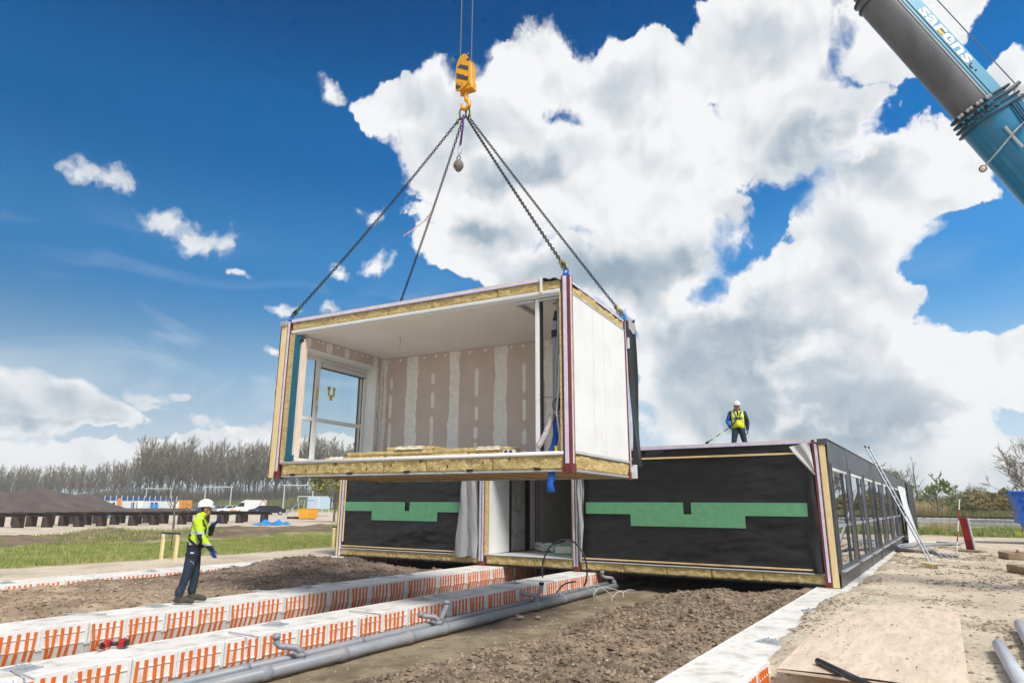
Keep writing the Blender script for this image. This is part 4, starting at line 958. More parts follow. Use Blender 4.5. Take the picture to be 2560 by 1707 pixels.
# service shaft by the right post
sh = mp(G().bbox(5.63, 5.70, .10, .17, .335, 2.90, .004), 'shaft_profile', m_pvc)
mp(G().bbox(5.71, 5.735, .12, .2, .335, 2.9, .003), 'black_seal', m_black, sh)
mp(G().bbox(5.25, 5.62, .08, .14, 2.845, 2.90, .004).bbox(5.25, 5.31, .14, .9, 2.845, 2.90, .004).bbox(5.70, 6.1, .08, .13, 2.85, 2.895, .004), 'ceiling_channel', m_galv, sh)
for x in (5.82, 5.90): mp(G().bbox(x, x + .035, .75, .80, .335, 2.9, .003), 'stud', m_galv if x < 5.85 else m_teal, sh)
mp(G().box(6.08, 6.10, .12, 1.6, .335, 2.9), 'shaft_board', m_pinkwood, sh); mp(G().box(5.62, 6.08, 1.6, 1.63, .335, 2.9), 'shaft_board', m_board, sh)
mp(G().bbox(6.0, 6.075, .2, .75, 2.0, 2.09, .006), 'noggin', m_timber, sh)
ps = mp(G().tube([(6.03, .2, 2.9), (6.02, .22, 2.7), (5.94, .26, 2.5), (5.92, .27, 2.3), (5.92, .27, .9)], [.055, .055, .055, .05, .05], 14), 'soil_pipe', m_pipe, sh, True)
mp(G().tube([(6.0, .23, 2.68), (5.95, .255, 2.52)], .064, 14), 'pipe_collar', m_black, ps, True)
mp(G().tube([(5.92, .27, 2.36), (5.92, .27, 2.24)], .064, 14), 'pipe_collar', m_black, ps, True)
mp(G().tube([(6.06, .14, 2.85), (6.04, .15, 2.3), (5.985, .16, 1.6), (5.975, .16, 1.1), (6.0, .15, .9)], .032, 10), 'conduit', m_pipe, sh, True)
mp(G().tube([(5.92, .27, .9), (5.925, .27, .62)], .058, 14).tube([(5.925, .26, .64), (5.90, .22, .44), (5.86, .2, .34)], .05, 12), 'blue_pipe', m_blue, sh, True)
hose = [(5.89, .2, .95), (5.86, .16, .8), (5.80, .12, .62), (5.72, .07, .46), (5.69, .05, .41)]
cvp = []
for i in range(len(hose) - 1):
    for q in range(10): cvp.append(Vector(hose[i]).lerp(Vector(hose[i + 1]), q / 10))
m_hose = M('ribbed_hose', (.62, .58, .56), (.32, .29, .30), .5, 40, 2)
mp(G().tube(cvp, [.055 if i % 2 else .043 for i in range(len(cvp))], 12), 'ribbed_hose', m_hose, sh, True)
mp(G().bbox(5.98, 6.07, .14, .22, 1.02, 1.22, .008), 'junction_box', m_black, sh)
for k in range(4):
    c = (6.02 + .01 * k, .1 + .01 * k, 1.08); rr = .11 + .02 * k; mp(G().ring(c, (1, .2, 0), (0, .1, 1), rr * .7, rr, .008, 20, 5), 'cable_coil', m_cable if k % 2 else m_black, sh, True)
mp(G().tube([(6.07, .1, 1.9), (6.05, .08, 1.3), (6.02, .07, .95), (6.07, .07, .55), (6.09, .08, .36)], .014, 6), 'white_cable', m_cable, sh, True)
mp(G().tube([(5.97, .2, 1.2), (5.80, .1, 1.22), (5.72, .06, 1.25)], .006, 5), 'wire', m_black, sh); mp(G().bbox(5.98, 6.03, .06, .1, .34, .42, .004), 'yellow_clip', m_sticker, sh)
mp(G().tube([(5.9, .12, .03), (5.91, .11, -.08), (5.88, .10, -.16), (5.90, .09, -.28)], [.055, .058, .05, .066], 12), 'blue_sleeve', m_blue, MD, True)
mp(G().tube([(2.0, 1.07, 2.91), (2.0, 1.07, 2.87), (2.06, 1.07, 2.87), (2.06, 1.07, 2.66), (2.03, 1.07, 2.64)], .008, 6), 'ceiling_hook', m_galv)
mp(G().tube([(5.86, .45, 2.904), (5.86, .45, 2.89)], .05, 14), 'ceiling_hole', m_pipe)
# loose dark sheet at the rear corner
def cur(u, w): return (ML + .02 + .10 * u + .05 * math.sin(w * 6 + u * 3) * (1 - w), MW + .02 + .32 * u + .05 * math.sin(u * 7 + w * 4), .25 + 2.95 * w + .1 * u * w)
g = G(); g.sheet(10, 40, cur); mp(g, 'rear_sheet', m_membrane, MD, True)
g = G(); g.sheet(6, 8, lambda u, w: (ML + .03 + .10 * u, MW + .05 + .2 * u, 3.0 + .24 * w + .05 * math.sin(u * 6))); mp(g, 'sheet_top', m_greysheet, MD, True)
mp(G().bbox(ML - .02, ML + .07, MW + .02, MW + .03, 2.62, 2.85, .003), 'white_tag', m_white); mp(G().bbox(ML + .0, ML + .12, MW + .04, MW + .05, .02, .28, .003), 'white_tag', m_plastic_film)
# lifting lugs
LUG = []
for (x, y) in ((ML - .01, .07), (-.03, .07), (ML - .05, MW + .01), (-.03, MW + .01)):
    l = mp(G().bbox(x - .05, x + .05, y - .05, y + .05, MH + .001, MH + .05, .01), 'lifting_lug', m_blue)
    mp(G().ring((x, y, MH + .09), (1, 0, 0), (0, 0, 1), .04, .055, .014, 14, 6), 'eye', m_blue, l, True); LUG.append(mw_(x, y, MH + .13))

# packs of wool lying inside
m_packfilm = M('pack_film', (.66, .58, .45), (.75, .72, .66), .35, 6, 5)
def pack(x, y, w, d, h, rz, label, film=False):
    t = thing('wool_pack', label, 'pack', mw_(x, y, .327), MR + R(rz), 'wool packs inside the hanging module')
    for k in range(max(1, int(h / .07))):
        z = k * .07; G().bbox(-w / 2, w / 2, -d / 2 + rng.uniform(0, .03), d / 2, z + .002, z + .068, .012).obj('slab', m_wool, t)
    if film:
        g = G(); g.sheet(16, 8, lambda u, q: (-w * .3 + w * .6 * u, -d / 2 - .02 + (d + .04) * q, int(h / .07) * .07 + .006 + .010 * math.sin(u * 9 + q * 4) ** 2 - (.06 * (1 - q / .12) if q < .12 else 0))); g.obj('film', m_packfilm, t, True)
pack(1.15, .6, .55, .5, .10, 5, 'low crumpled wool pack nearest the module window', True)
pack(1.95, .5, .85, .5, .15, -2, 'thick brown wool pack beside the low crumpled one')
pack(2.95, .55, 1.0, .5, .22, 3, 'tallest wool pack with clear film on top', True)
pack(3.9, .5, .7, .5, .21, -4, 'folded wool pack between two film-covered packs')
pack(4.65, .5, .75, .5, .17, 2, 'long sloping wool pack nearest the service shaft', True)
t = thing('power_socket', 'small grey socket box standing on the floor edge near the shaft', 'box', mw_(5.1, .2, .327), MR); G().bbox(-.1, .1, -.05, .05, 0, .07, .01).obj('body', m_greytrim, t); G().tube([(-.04, -.06, .04), (-.04, -.05, .04)], .025, 10).tube([(.05, -.06, .04), (.05, -.05, .04)], .025, 10).obj('outlet', m_black, t)

# ------------------------------------------------------------------ lifting gear
HC = Vector((-8.08, 10.41, 10.83))                       # foot of the hook block
toc = (EYEP - HC); toc.z = 0; toc.normalize(); nn_ = (toc * .86 - Vector((rt.x, rt.y, 0)) * .5).normalized()
HR = math.atan2(nn_.x, -nn_.y)
hb = thing('hook_block', 'yellow crane hook block with dark diagonal warning stripes', 'hook block', HC, HR)
PL = [(-.19, .03), (-.09, 0), (.08, .10), (.15, .16), (.17, .40), (.165, .62), (.13, .80), (.07, .90), (-.01, .93), (-.09, .89), (-.155, .78), (-.19, .62), (-.20, .35)]
G().prism(PL, -.13, -.085, 'y').obj('cheek_plate', m_yellow, hb); G().prism(PL, .085, .13, 'y').obj('cheek_plate', m_yellow, hb)
G().prism([(a * .86, .04 + b * .93) for a, b in PL if b > .05] , -.07, .07, 'y').obj('sheave_housing', m_yellow, hb)
G().bbox(.10, .20, -.1, .1, .10, .62, .015).obj('side_weight', m_yellow, hb); G().bbox(-.12, .22, -.09, .12, .02, .22, .015).obj('lower_weight', m_yellow, hb)
def stp(pts, nm='warning_stripe'):
    q = [((a - 195) * .00194, (555 - b) * .00194) for a, b in pts]; G().prism(q, -.1345, -.1305, 'y').obj(nm, m_stripe, hb)
stp([(228, 172), (282, 204), (280, 143)]); stp([(113, 238), (265, 325), (265, 264), (152, 205)]); stp([(104, 308), (106, 380), (265, 462), (268, 402)]); stp([(101, 458), (101, 512), (128, 540), (182, 506)])
for a, b in ((130, 435), (185, 458), (238, 388), (165, 155), (215, 100), (265, 100)):
    x, z = (a - 195) * .00194, (555 - b) * .00194; G().tube([(x, -.15, z), (x, -.131, z)], .022 if b > 200 else .012, 10).obj('pin', m_yellow, hb)
hk = G().tube([(.02, 0, .06), (.02, 0, -.14)], .045, 12).obj('shank', m_yellow, hb, True)
cv = [(.02, -.0, -.10), (.025, 0, -.2), (.09, 0, -.27), (.10, 0, -.36), (.03, 0, -.43), (-.06, 0, -.40), (-.10, 0, -.31), (-.085, 0, -.25)]
sm = []
for i in range(len(cv) - 1):
    for q in range(5): sm.append(Vector(cv[i]).lerp(Vector(cv[i + 1]), q / 5))
G().tube(sm, [.05 - .028 * max(0, (i / len(sm)) - .6) / .4 for i in range(len(sm))], 10).obj('hook', m_yellow, hb, True)
RC = Vector((-8.08, 10.41, 10.36))                       # crown of the sling
ri = thing('master_ring', 'pair of steel lifting rings carried by the yellow hook', 'ring', RC, HR)
for a, ax in ((-.06, (.8, .6, 0)), (.07, (.9, -.4, 0))): G().ring((a, 0, -.05), Vector(ax).normalized(), (0, 0, 1), .07, .14, .018, 22, 8).obj('ring', m_chain, ri, True)
m_ytag = M('yellow_green_tag', (.55, .50, .04), None, .5)
for a, z in ((-.20, -.24), (-.115, -.16), (.135, -.12)): G().bbox(a - .026, a + .026, -.026, .026, z - .04, z + .04, .008).obj('coupler', m_ytag, ri)
def chain(p0, p1, sag, label):
    t = thing('lifting_chain', label, 'chain', p1, 0, 'lifting chains')
    a = p0 - p1; b = Vector((0, 0, 0)); n = int((a - b).length / .062); g = G()
    pts = [a.lerp(b, i / n) - Vector((0, 0, sag * 4 * (i / n) * (1 - i / n))) for i in range(n + 1)]
    for i in range(n):
        c = (pts[i] + pts[i + 1]) / 2; d = (pts[i + 1] - pts[i]).normalized(); u = d.cross(Vector((0, 0, 1))).normalized(); w = d.cross(u)
        ax = (u + w).normalized() if i % 2 else (u - w).normalized()
        g.ring(c, d, ax, .040, .026, .0105, 10, 5)
    g.obj('links', m_chain, t, True)
    d = (pts[-2] - pts[-1]).normalized()
    h = G(); h.ring(d * .09, d, d.cross(Vector((0, 1, 0))).normalized(), .085, .05, .016, 16, 6); h.bbox(-.05, .05, -.02, .02, .13, .24, .01, 0, Vector((0, 0, 1)).rotation_difference(d).to_matrix().to_4x4()); h.obj('chain_hook', m_greenhook if 'window' in label else m_brass, t, True)
m_greenhook = M('green_hook', (.01, .07, .04), None, .4); m_brass = M('brass_shackle', (.38, .32, .13), None, .4, metal=.5)
RZ = Matrix.Rotation(HR, 3, 'Z')
for off, lug, sag, lb in ((RZ @ Vector((.055, -.01, -.19)), LUG[0], .02, 'black lifting chain down to the red front post beside the white end wall'), (RZ @ Vector((-.105, -.03, -.165)), LUG[1], .10, 'black lifting chain down to the front corner by the module window'),
                          (RZ @ Vector((.10, .01, -.18)), LUG[2], .03, 'black lifting chain down to the rear corner of the white end wall'), (RZ @ Vector((-.07, .02, -.19)), LUG[3], .12, 'black lifting chain that vanishes behind the module roof edge')):
    chain(RC + off, lug, sag, lb)
sg = thing('purple_sling', 'purple textile sling hanging from the lifting ring', 'sling', RC + Vector((-.03, -.02, -.1)))
G().tube([(0, 0, 0), (-.01, 0, -.3), (-.05, -.02, -.75)], .032, 8, sx=.5).obj('webbing', m_purple, sg, True); G().ring((-.06, -.02, -.86), (1, 0, 0), (0, 0, 1), .055, .11, .01, 18, 6).obj('snap_hook', m_galv, sg, True)
wt_ = thing('iron_weight', 'pear-shaped rusty iron weight dangling below the purple sling', 'weight', RC + Vector((-.11, -.05, -1.5)))
G().tube([(0, 0, -.0), (0, 0, .03), (0, 0, .12), (0, 0, .2), (0, 0, .26), (0, 0, .30)], [.02, .06, .115, .11, .07, .03], 14).obj('body', m_rust, wt_, True); G().ring((0, 0, .33), (1, 0, 0), (0, 0, 1), .05, .06, .014, 16, 6).obj('eye', m_rust, wt_, True); G().tube([(0, 0, .38), (.01, 0, .47)], .01, 6).obj('shackle', m_galv, wt_)
rb = G(); q0 = RC.lerp(LUG[3], .53); A_ = ony(1090, 508, q0.y); B_ = ony(1012, 592, q0.y - .2)
def ribb(u, w): p = A_.lerp(B_, u); return (p.x, p.y + .05 * math.sin(u * 5), p.z - .28 * u * (1 - u) * 1.2 + (w - .5) * .035)
rb.sheet(20, 1, ribb); o = rb.obj('barrier_ribbon', M('ribbon', (.55, .16, .07), (.7, .6, .55), .6, 12, 2), None, True, A_); o.location = A_; tag(o, 'thin red and white ribbon fluttering from a lifting chain', 'ribbon')
# ------------------------------------------------------------------ crane with its boom
TIP = Vector((-8.14, 10.37, 28.9)); BD = Vector((.442, .254, -.860)).normalized(); BUP = (Vector((0, 0, 1)) - BD * BD.z).normalized(); BS = BD.cross(BUP)
if BS.dot(EYEP - (TIP + BD * 20)) < 0: BS = -BS
FOOT = TIP + BD * 30.5
cr_ = thing('mobile_crane', 'mobile crane with blue telescopic boom rising over the site', 'crane', (FOOT.x, FOOT.y, 0))
CO = Vector((FOOT.x, FOOT.y, 0))
def bpt(t, s, u): return TIP + BD * t + BS * s + BUP * u
def profile(w, n=24):                                      # flat top, rounded belly: (side, up)
    h = w * 1.18; pts = [(-w * .36, h * .5), (w * .36, h * .5), (w * .5, h * .40), (w * .5, -h * .05)]
    for i in range(1, n): a = math.pi * i / n; pts.append((math.cos(a) * w * .5, -h * .05 - math.sin(a) * h * .45))
    pts += [(-w * .5, -h * .05), (-w * .5, h * .40)]; return pts
def section(t0, t1, w, mats, name):
    pf = profile(w); n = len(pf); vs = [bpt(t0, a, b) for a, b in pf] + [bpt(t1, a, b) for a, b in pf]; g = G()
    for i in range(n):
        belly = 3 <= i <= n - 3; g.add([vs[i], vs[(i + 1) % n], vs[n + (i + 1) % n], vs[n + i]], [(0, 1, 2, 3)], 1 if belly else 0)
    g.add(vs[:n], [tuple(range(n))]); g.add(vs[n:], [tuple(range(n))[::-1]])
    return g.obj(name, mats, cr_, False, CO)
section(0.3, 9, .56, [m_boomblue, m_boomgrey], 'boom_section'); section(8.5, 18.6, .66, [m_boomblue, m_boomgrey], 'boom_section')
up_s = section(18.4, 22.3, .78, [m_boomlight, m_boomgrey], 'boom_section'); lo_s = section(22.1, 30.5, .94, [m_boomblue, m_boomblue], 'boom_section')
def flange(t, w, th=.03, name='flange', par=up_s):
    pf = profile(w); n = len(pf); g = G(); vs = [bpt(t, a, b) for a, b in pf] + [bpt(t + th, a, b) for a, b in pf]
    g.add(vs, [tuple(range(n)), tuple(range(n, 2 * n))[::-1]] + [(i, (i + 1) % n, n + (i + 1) % n, n + i) for i in range(n)]); g.obj(name, m_boomdark, par, False, CO)
for t in (18.38, 18.56): flange(t, .84)
for k, t in enumerate((21.86, 21.98, 22.10, 22.22)): flange(t, .99 + .03 * k, .028, par=lo_s)
for k in range(22):
    pf = profile(1.0); a, b = pf[3 + k % 11] if 3 + k % 11 < len(pf) else pf[0]; t = (21.89, 22.02, 22.13)[k % 3]
    g = G(); p = bpt(t, a * .98, b * .98); g.ball(p, .045, .045, .045, 6, 4); g.obj('spacer_bolt', m_boomblue if k % 3 else m_galv, lo_s, False, CO)
for u_, w_, m_ in ((-.03, .018, m_greytrim), (.10, .008, m_boomdark), (.02, .006, m_boomdark)):          # long welds and rails on the near side
    G().tube([bpt(18.7, .395, u_), bpt(21.9, .395, u_)], w_, 6).obj('weld_rail', m_, up_s, False, CO)
# lamps on the belly of the base section
lb_ = [bpt(22.95, .55, -.30), bpt(22.85, .30, -.55), bpt(22.75, .0, -.72), bpt(22.7, -.5, -.74)]
la = G().tube([bpt(22.72, .60, .08), bpt(22.8, .56, -.25), bpt(22.95, .36, -.62), bpt(23.05, .1, -.85)], .018, 6).obj('lamp_bar', m_galv, lo_s, False, CO)
for p in (bpt(22.70, .62, .10), bpt(23.07, .06, -.88)):
    G().ball(p, .075, .075, .075, 10, 6).obj('work_lamp', m_black, la, True, CO)
    q = (EYEP - p).normalized(); G().tube([p + q * .05, p + q * .085], .055, 10).obj('lamp_glass', M('lamp_glass', (.75, .65, .62), None, .3), la, True, CO)
G().tube([bpt(22.6, .50, -.28), bpt(22.95, .50, -.30), bpt(23.15, .54, -.33)], .03, 6).obj('camera_arm', m_galv, lo_s, False, CO)
G().tube([bpt(22.25, .50, .18), bpt(22.7, .505, .12), bpt(23.3, .50, .18), bpt(25.5, .50, .10)], .018, 6).tube([bpt(22.3, .50, .30), bpt(23.0, .51, .20), bpt(25.5, .50, .16)], .014, 6).obj('boom_cable', m_black, lo_s, False, CO)
br_ = G().tube([bpt(21.95, .2, .55), bpt(21.9, .15, .98)], .05, 6).tube([bpt(22.35, .2, .55), bpt(22.1, .15, .98)], .04, 6).tube([bpt(22.6, .2, .5), bpt(22.25, .15, .9)], .03, 6).obj('rope_bracket', m_boomdark, lo_s, False, CO)
G().box(-.1, .1, -.02, .02, -.1, .1).obj('bracket_plate', m_white, br_, False, (0, 0, 0)).location = bpt(22.05, .15, .86) - CO
G().tube([bpt(.3, .1, .95), bpt(30, .1, .95)], .012, 6).obj('hoist_rope', m_rope, cr_, False, CO)
# lettering along the upper section
def lettering(txt, par, t0, length, u0, height, mat, side=.40, dt=0):
    cu = bpy.data.curves.new('lettering', 'FONT'); cu.body = txt; cu.size = 1; cu.extrude = .0; cu.offset = .025; cu.resolution_u = 3; cu.space_character = 1.02
    ob = bpy.data.objects.new('tmp_text', cu); C.objects.link(ob); bpy.context.view_layer.update()
    me = bpy.data.meshes.new_from_object(ob.evaluated_get(bpy.context.evaluated_depsgraph_get())); bpy.data.objects.remove(ob)
    co = np.array([v.co[:] for v in me.vertices]); mn = co.min(0); mx = co.max(0)
    for v in me.vertices:
        a = (v.co.x - mn[0]) / (mx[0] - mn[0]) * length; b = (v.co.y - mn[1]) / (mx[1] - mn[1]) * height
        p = bpt(t0 + a, side, u0 + b) - CO; v.co = p
    me.materials.clear(); me.materials.append(mat); o = bpy.data.objects.new('lettering', me); C.objects.link(o); o.parent = par; return o
lettering('sarens', up_s, 19.42, 1.60, .135, .20, m_textwhite, .394)
def chip(t0, t1, u0, u1, mat, skew=0): G().add([bpt(t0, .3955, u0), bpt(t1, .3955, u0), bpt(t1 + skew, .3955, u1), bpt(t0 + skew, .3955, u1)], [(0, 1, 2, 3)]).obj('logo_accent', mat, up_s, False, CO)
chip(20.03, 20.17, .16, .23, m_sticker, .03); chip(20.03, 20.19, .232, .265, m_black, .03); chip(20.31, 20.34, .225, .26, m_black)
G().tube([bpt(21.12 - .06 * math.sin(a), .392, .22 - .06 * math.cos(a)) for a in np.linspace(-.9, 1.9, 9)], .016, 5).obj('logo_accent', m_black, up_s, False, CO); G().ball(bpt(21.24, .394, .20), .022, .022, .022, 8, 5).obj('logo_accent', m_black, up_s, False, CO)
# boom head above the frame, ropes of the hook
G().bbox(-.35, .35, -.35, .35, -.5, .5, .08).obj('boom_head', m_boomdark, cr_).location = TIP - CO
for k, off in ((0, -.14), (1, .115)):
    p = HC + Vector((rt.x, rt.y, 0)).normalized() * off + Vector((0, 0, .8)); g = G(); g.tube([(0, 0, 0), (0, 0, 28.5 - p.z)], .013, 6); o = g.obj('hoist_rope', m_rope, None); o.location = p; tag(o, 'steel hoist rope running up from the yellow hook block', 'rope', 'hoist ropes above the hook block')
# carrier (beside the frame)
ca_ = G().bbox(-1.3, 7.5, -1.3, 1.3, .75, 1.35, .08).obj('chassis', m_boomdark, cr_)
for i in range(5):
    for s in (-1.1, 1.1): G().tube([(-.6 + 1.75 * i, s - .2, .65), (-.6 + 1.75 * i, s + .2, .65)], .65, 20).obj('wheel', m_black, ca_, True)
G().bbox(6.0, 7.6, -1.25, 1.25, 1.36, 2.9, .15).obj('driver_cab', m_boomblue, ca_); G().bbox(-1.4, 3.0, -1.2, 1.2, 1.4, 2.9, .1).obj('slewing_deck', m_boomblue, cr_); G().bbox(.8, 2.6, -2.2, -1.25, 1.5, 3.1, .1).obj('operator_cab', m_white, cr_)

# ------------------------------------------------------------------ things on the sand to the right
def ladder():
    a = Vector((-.80, 26.0, .0)); b = Vector((-2.30, 26.9, 3.82)); t = thing('ladder', 'aluminium ladder leaning against the windowed side of the building', 'ladder', a)
    d = (b - a); w = Vector((0, 1, 0)).cross(d).normalized(); side = d.normalized().cross(Vector((1, 0, .45)).normalized()).normalized(); side = Vector((.18, .98, 0)).normalized()
    for s in (-.21, .21): G().tube([side * s, d + side * s], .028, 4).obj('stile', m_alu, t)
    n = 14
    for i in range(n): p = d * ((i + .6) / n); G().tube([p - side * .21, p + side * .21], .016, 6).obj('rung', m_alu, t)
    for s in (-.21, .21): G().tube([d + side * s - d.normalized() * .05, d + side * s + d.normalized() * .03], .04, 6).obj('end_cap', m_black, t)
ladder()
t = thing('timber_block', 'split timber offcut lying at the foot of the ladder', 'wood', gp(2328, 1418, .06), R(25)); G().bbox(-.07, .07, -.28, .28, -.03, .12, .02).obj('block', m_timber, t); G().bbox(-.06, .06, -.285, -.281, -.02, .11, .002).obj('end_grain', m_rust, t)
cp = gp(2345, 1378, .05)
for k in range(4):
    pts = [cp + Vector((-.9 + .12 * k + (.55 + .1 * k) * math.cos(a) , (1.9 + .3 * k) * math.sin(a) + 1.0, .02 + .03 * k)) for a in np.linspace(1.2 + .1 * k, 5.2, 12)]
    pts = [gp(2395 - 14 * k, 1390 - 0 * k, .05)] + pts[::-1] + [gp(2340 + 20 * k, 1362 - k, .06), gp(2408 - 22 * k, 1357 - k, .08)]
    cable('conduit_pipe', pts, .045, m_pipe, 'dark grey conduit lying in a loose coil beyond the ladder', 'pipe', 'coiled conduits on the sand', n=8, sub=6)
def board():
    p = gp(2428, 1378); t = thing('red_board', 'red painted panel propped up in a concrete foot on the sand', 'panel', p, R(-28))
    Mx = Matrix.Rotation(R(-5), 4, 'Y')
    G().bbox(-.15, .15, -.03, .03, .05, 1.32, .01, 0, Mx).obj('panel', m_red, t); G().bbox(.152, .20, -.05, .04, .05, 1.3, .006, 0, Mx).obj('edge_rail', m_galv, t); G().bbox(-.14, .14, -.036, -.031, .08, .42, .002, 0, Mx).obj('dark_patch', M('dark_red', (.20, .006, .006), None, .6), t)
    G().bbox(-.5, .5, -.22, .22, -.02, .07, .03).obj('foot', m_mat, t)
    q = gp(2392, 1382); t = thing('ranging_pole', 'red and white ranging pole leaning before the red panel', 'pole', q); d = Vector((.36, .25, 2.05))
    for i in range(5): G().tube([d * (i / 5), d * ((i + 1) / 5 - .004)], .02, 8).obj('pole_segment', m_red if i % 2 else m_white, t)
board()
def skip():
    p = gp(2541, 1360); t = thing('waste_container', 'large blue steel waste container with ribbed sides', 'container', (p.x + .72, p.y, 0), R(2))
    h = 2.5; prof = [(0.0, .12), (6.0, .12), (6.5, h), (-.62, h)]
    G().prism(prof, 0, 2.4, 'y').obj('body', m_skip, t)
    G().bbox(-.72, 6.6, -.09, .0, h - .1, h + .02, .02).obj('top_rail', m_skip, t); G().bbox(-.78, -.62, -.02, 2.4, h - .1, h + .02, .02).obj('end_rail', m_black, t)
    for z in (2.12, 1.76, 1.0, .62, .24):
        x0 = -.0 - (z - .12) / (h - .12) * .55; G().bbox(x0 + .18, 6.2, -.075, -.001, z - .09, z + .09, .035).obj('rib', m_skip, t)
    G().bbox(-.42, -.22, -.10, 2.4, .95, 1.5, .02).obj('hinge_bar', m_skip, t); G().bbox(.42, 1.0, -.08, -.001, 1.42, 1.56, .004).obj('label_plate', m_white, t); G().ball((.08, -.05, 1.5), .05, .03, .05, 8, 5).obj('reflector', m_red, t)
    for x in (.4, 5.4): G().tube([(x, .2, .08), (x, 2.2, .08)], .11, 12).obj('roller', m_black, t)
skip()
def plyw():
    t = thing('plywood_sheet', 'large weathered plywood sheet lying on the sand', 'plywood', (-.97, 10.95, .04), R(.5))
    g = G(); g.sheet(24, 60, lambda u, w: (-.86 + 1.72 * u, -2.95 + 5.9 * w, .022 + .012 * math.sin(w * 5 + u) + .01 * math.sin(u * 4))); 
    b = G(); b.bbox(-.86, .86, -2.95, 2.95, -.012, .014, .003)
    b.obj('sheet', m_ply, t); g.obj('veneer', m_ply, t, True)
plyw()
for k, (x, y, w, d, h, rz, lb) in enumerate(((2.32, 29.5, 2.2, 1.1, .22, 12, 'thick brown timber mat under a lighter plank near the container'), (2.02, 23.3, 1.7, 1.1, .2, 24, 'thick brown timber mat lying alone nearest the plywood sheet'))):
    t = thing('timber_mat', lb, 'mat', (x, y, .02), R(rz), 'timber mats on the sand')
    for i in range(4): G().bbox(-w / 2, w / 2, -d / 2 + d / 4 * i + .006, -d / 2 + d / 4 * (i + 1) - .006, 0, h + rng.uniform(-.01, .01), .02).obj('plank', m_mat, t)
t = thing('loose_plank', 'pale plank lying on top of the timber mat', 'plank', (2.75, 29.35, .255), R(8)); G().bbox(-1.1, 1.1, -.18, .18, 0, .09, .01).obj('plank', m_ply, t)
def lpipe(name, a, b, r, mat, label, group=None):
    c = Vector(a); d = Vector(b) - c; t = thing(name, label, 'pipe', c, 0, group); G().tube([(0, 0, 0), d], r, 18, cap=True).obj('barrel', mat, t, True); G().tube([d.normalized() * -.004, d.normalized() * .0], r * .86, 16).obj('bore', m_black, t)
lpipe('plastic_pipe', gp(2497, 1612, .09) , gp(2575, 1740, .09), .072, m_pipelight, 'light grey plastic pipe whose open end lies clear of its neighbour', 'light grey pipes on the sand')
lpipe('plastic_pipe', gp(2549, 1560, .09), gp(2640, 1720, .09), .072, m_pipelight, 'light grey plastic pipe reaching further towards the timber mats', 'light grey pipes on the sand')
lpipe('black_tube', gp(2045, 1652, .11), gp(2230, 1740, .11), .036, m_blackpipe, 'black plastic tube lying on the edge of the plywood sheet')
t = thing('marker_peg', 'thin pale wooden peg stuck in sand beside the buried beam', 'peg', gp(2103, 1518)); G().tube([(0, 0, -.05), (.01, 0, .16)], .010, 5).obj('peg', m_timber, t)
for (px, py, lb) in ((402, 1397, 'pale timber post with black rail beside the worker in yellow'), (437, 1400, 'pale timber post half hidden behind the worker in yellow'), (832, 1367, 'pale timber post at the grass edge near the building end')):
    p = gp(px, py); t = thing('timber_post', lb, 'post', p, 0, 'timber posts along the grass'); G().bbox(-.045, .045, -.045, .045, -.1, .78, .008).obj('stake', m_timber, t); G().bbox(-.05, .05, -.05, .05, .70, .785, .006).obj('post_cap', m_white if px < 410 else m_timber, t)
a = gp(402, 1397); b = gp(437, 1400); t = thing('black_rail', 'black rubber rail bridging two timber posts behind the worker', 'rail', a); d = b - a; G().tube([Vector((-.1, 0, .81)), d + Vector((.1, 0, .81))], .03, 6).obj('rail', m_black, t); G().tube([d * .62 + Vector((0, 0, .8)), d * .62 + Vector((0, 0, .3))], .012, 5).obj('strap', m_black, t)
a = gp(832, 1367); t = thing('black_rail', 'black rubber rail on the timber post near the building end', 'rail', a); G().tube([(-.1, 0, .81), (.9, .5, .81)], .03, 6).obj('rail', m_black, t)

# ------------------------------------------------------------------ yard to the left
def girder():
    t = thing('steel_girder', 'long rusty steel girder resting on low trestles on the sandy yard', 'girder', (0, 0, 0), 0, 'steel girders on trestles')
    G().box(-4.3, 4.3, -.16, .16, .98, 1.03).box(-4.3, 4.3, -.16, .16, .74, .79).box(-4.3, 4.3, -.02, .02, .79, .98).obj('girder', m_girder, t)
    for x in (-3.3, 0, 3.3): G().bbox(x - .2, x + .2, -.33, .33, 0, .739, .03).obj('trestle', m_girder, t)
    return t
g0 = girder(); g0.location = (-59, 21.4, .0)
for k, y in enumerate((23.5, 25.6, 27.5, 29.6, 31.6, 33.6, 35.6, 37.6, 39.6, 41.8)): dup(g0, (-58.9 + rng.uniform(-.4, .4), y, 0), R(rng.uniform(-8, -2)))
t = thing('steel_girder', 'short dark girder lying flat on the sand near the yellow skip', 'girder', gp(752, 1297), R(35)); G().box(-1.6, 1.6, -.15, .15, 0, .28).obj('girder', m_girder, t)
m_tarp = M('blue_tarp', (.03, .27, .72), (.02, .2, .6), .4, 3, 4)
for (px, w, lb) in ((668, 1.3, 'crumpled bright blue tarp under the girders, larger heap'), (700, .9, 'crumpled bright blue tarp, smaller heap beside the larger one')):
    p = gp(px, 1312); t = thing('blue_tarp', lb, 'tarp', p, R(30), 'blue tarps'); g = G(); g.sheet(18, 10, lambda u, q: ((u - .5) * 2 * w, (q - .5) * 1.1, .05 + .42 * max(0, math.sin(u * 3.1)) * max(0, math.sin(q * 3.1)) * (.7 + .3 * math.sin(u * 13 + q * 5)) + .02 * math.sin(u * 19))); g.obj('sheet', m_tarp, t, True)
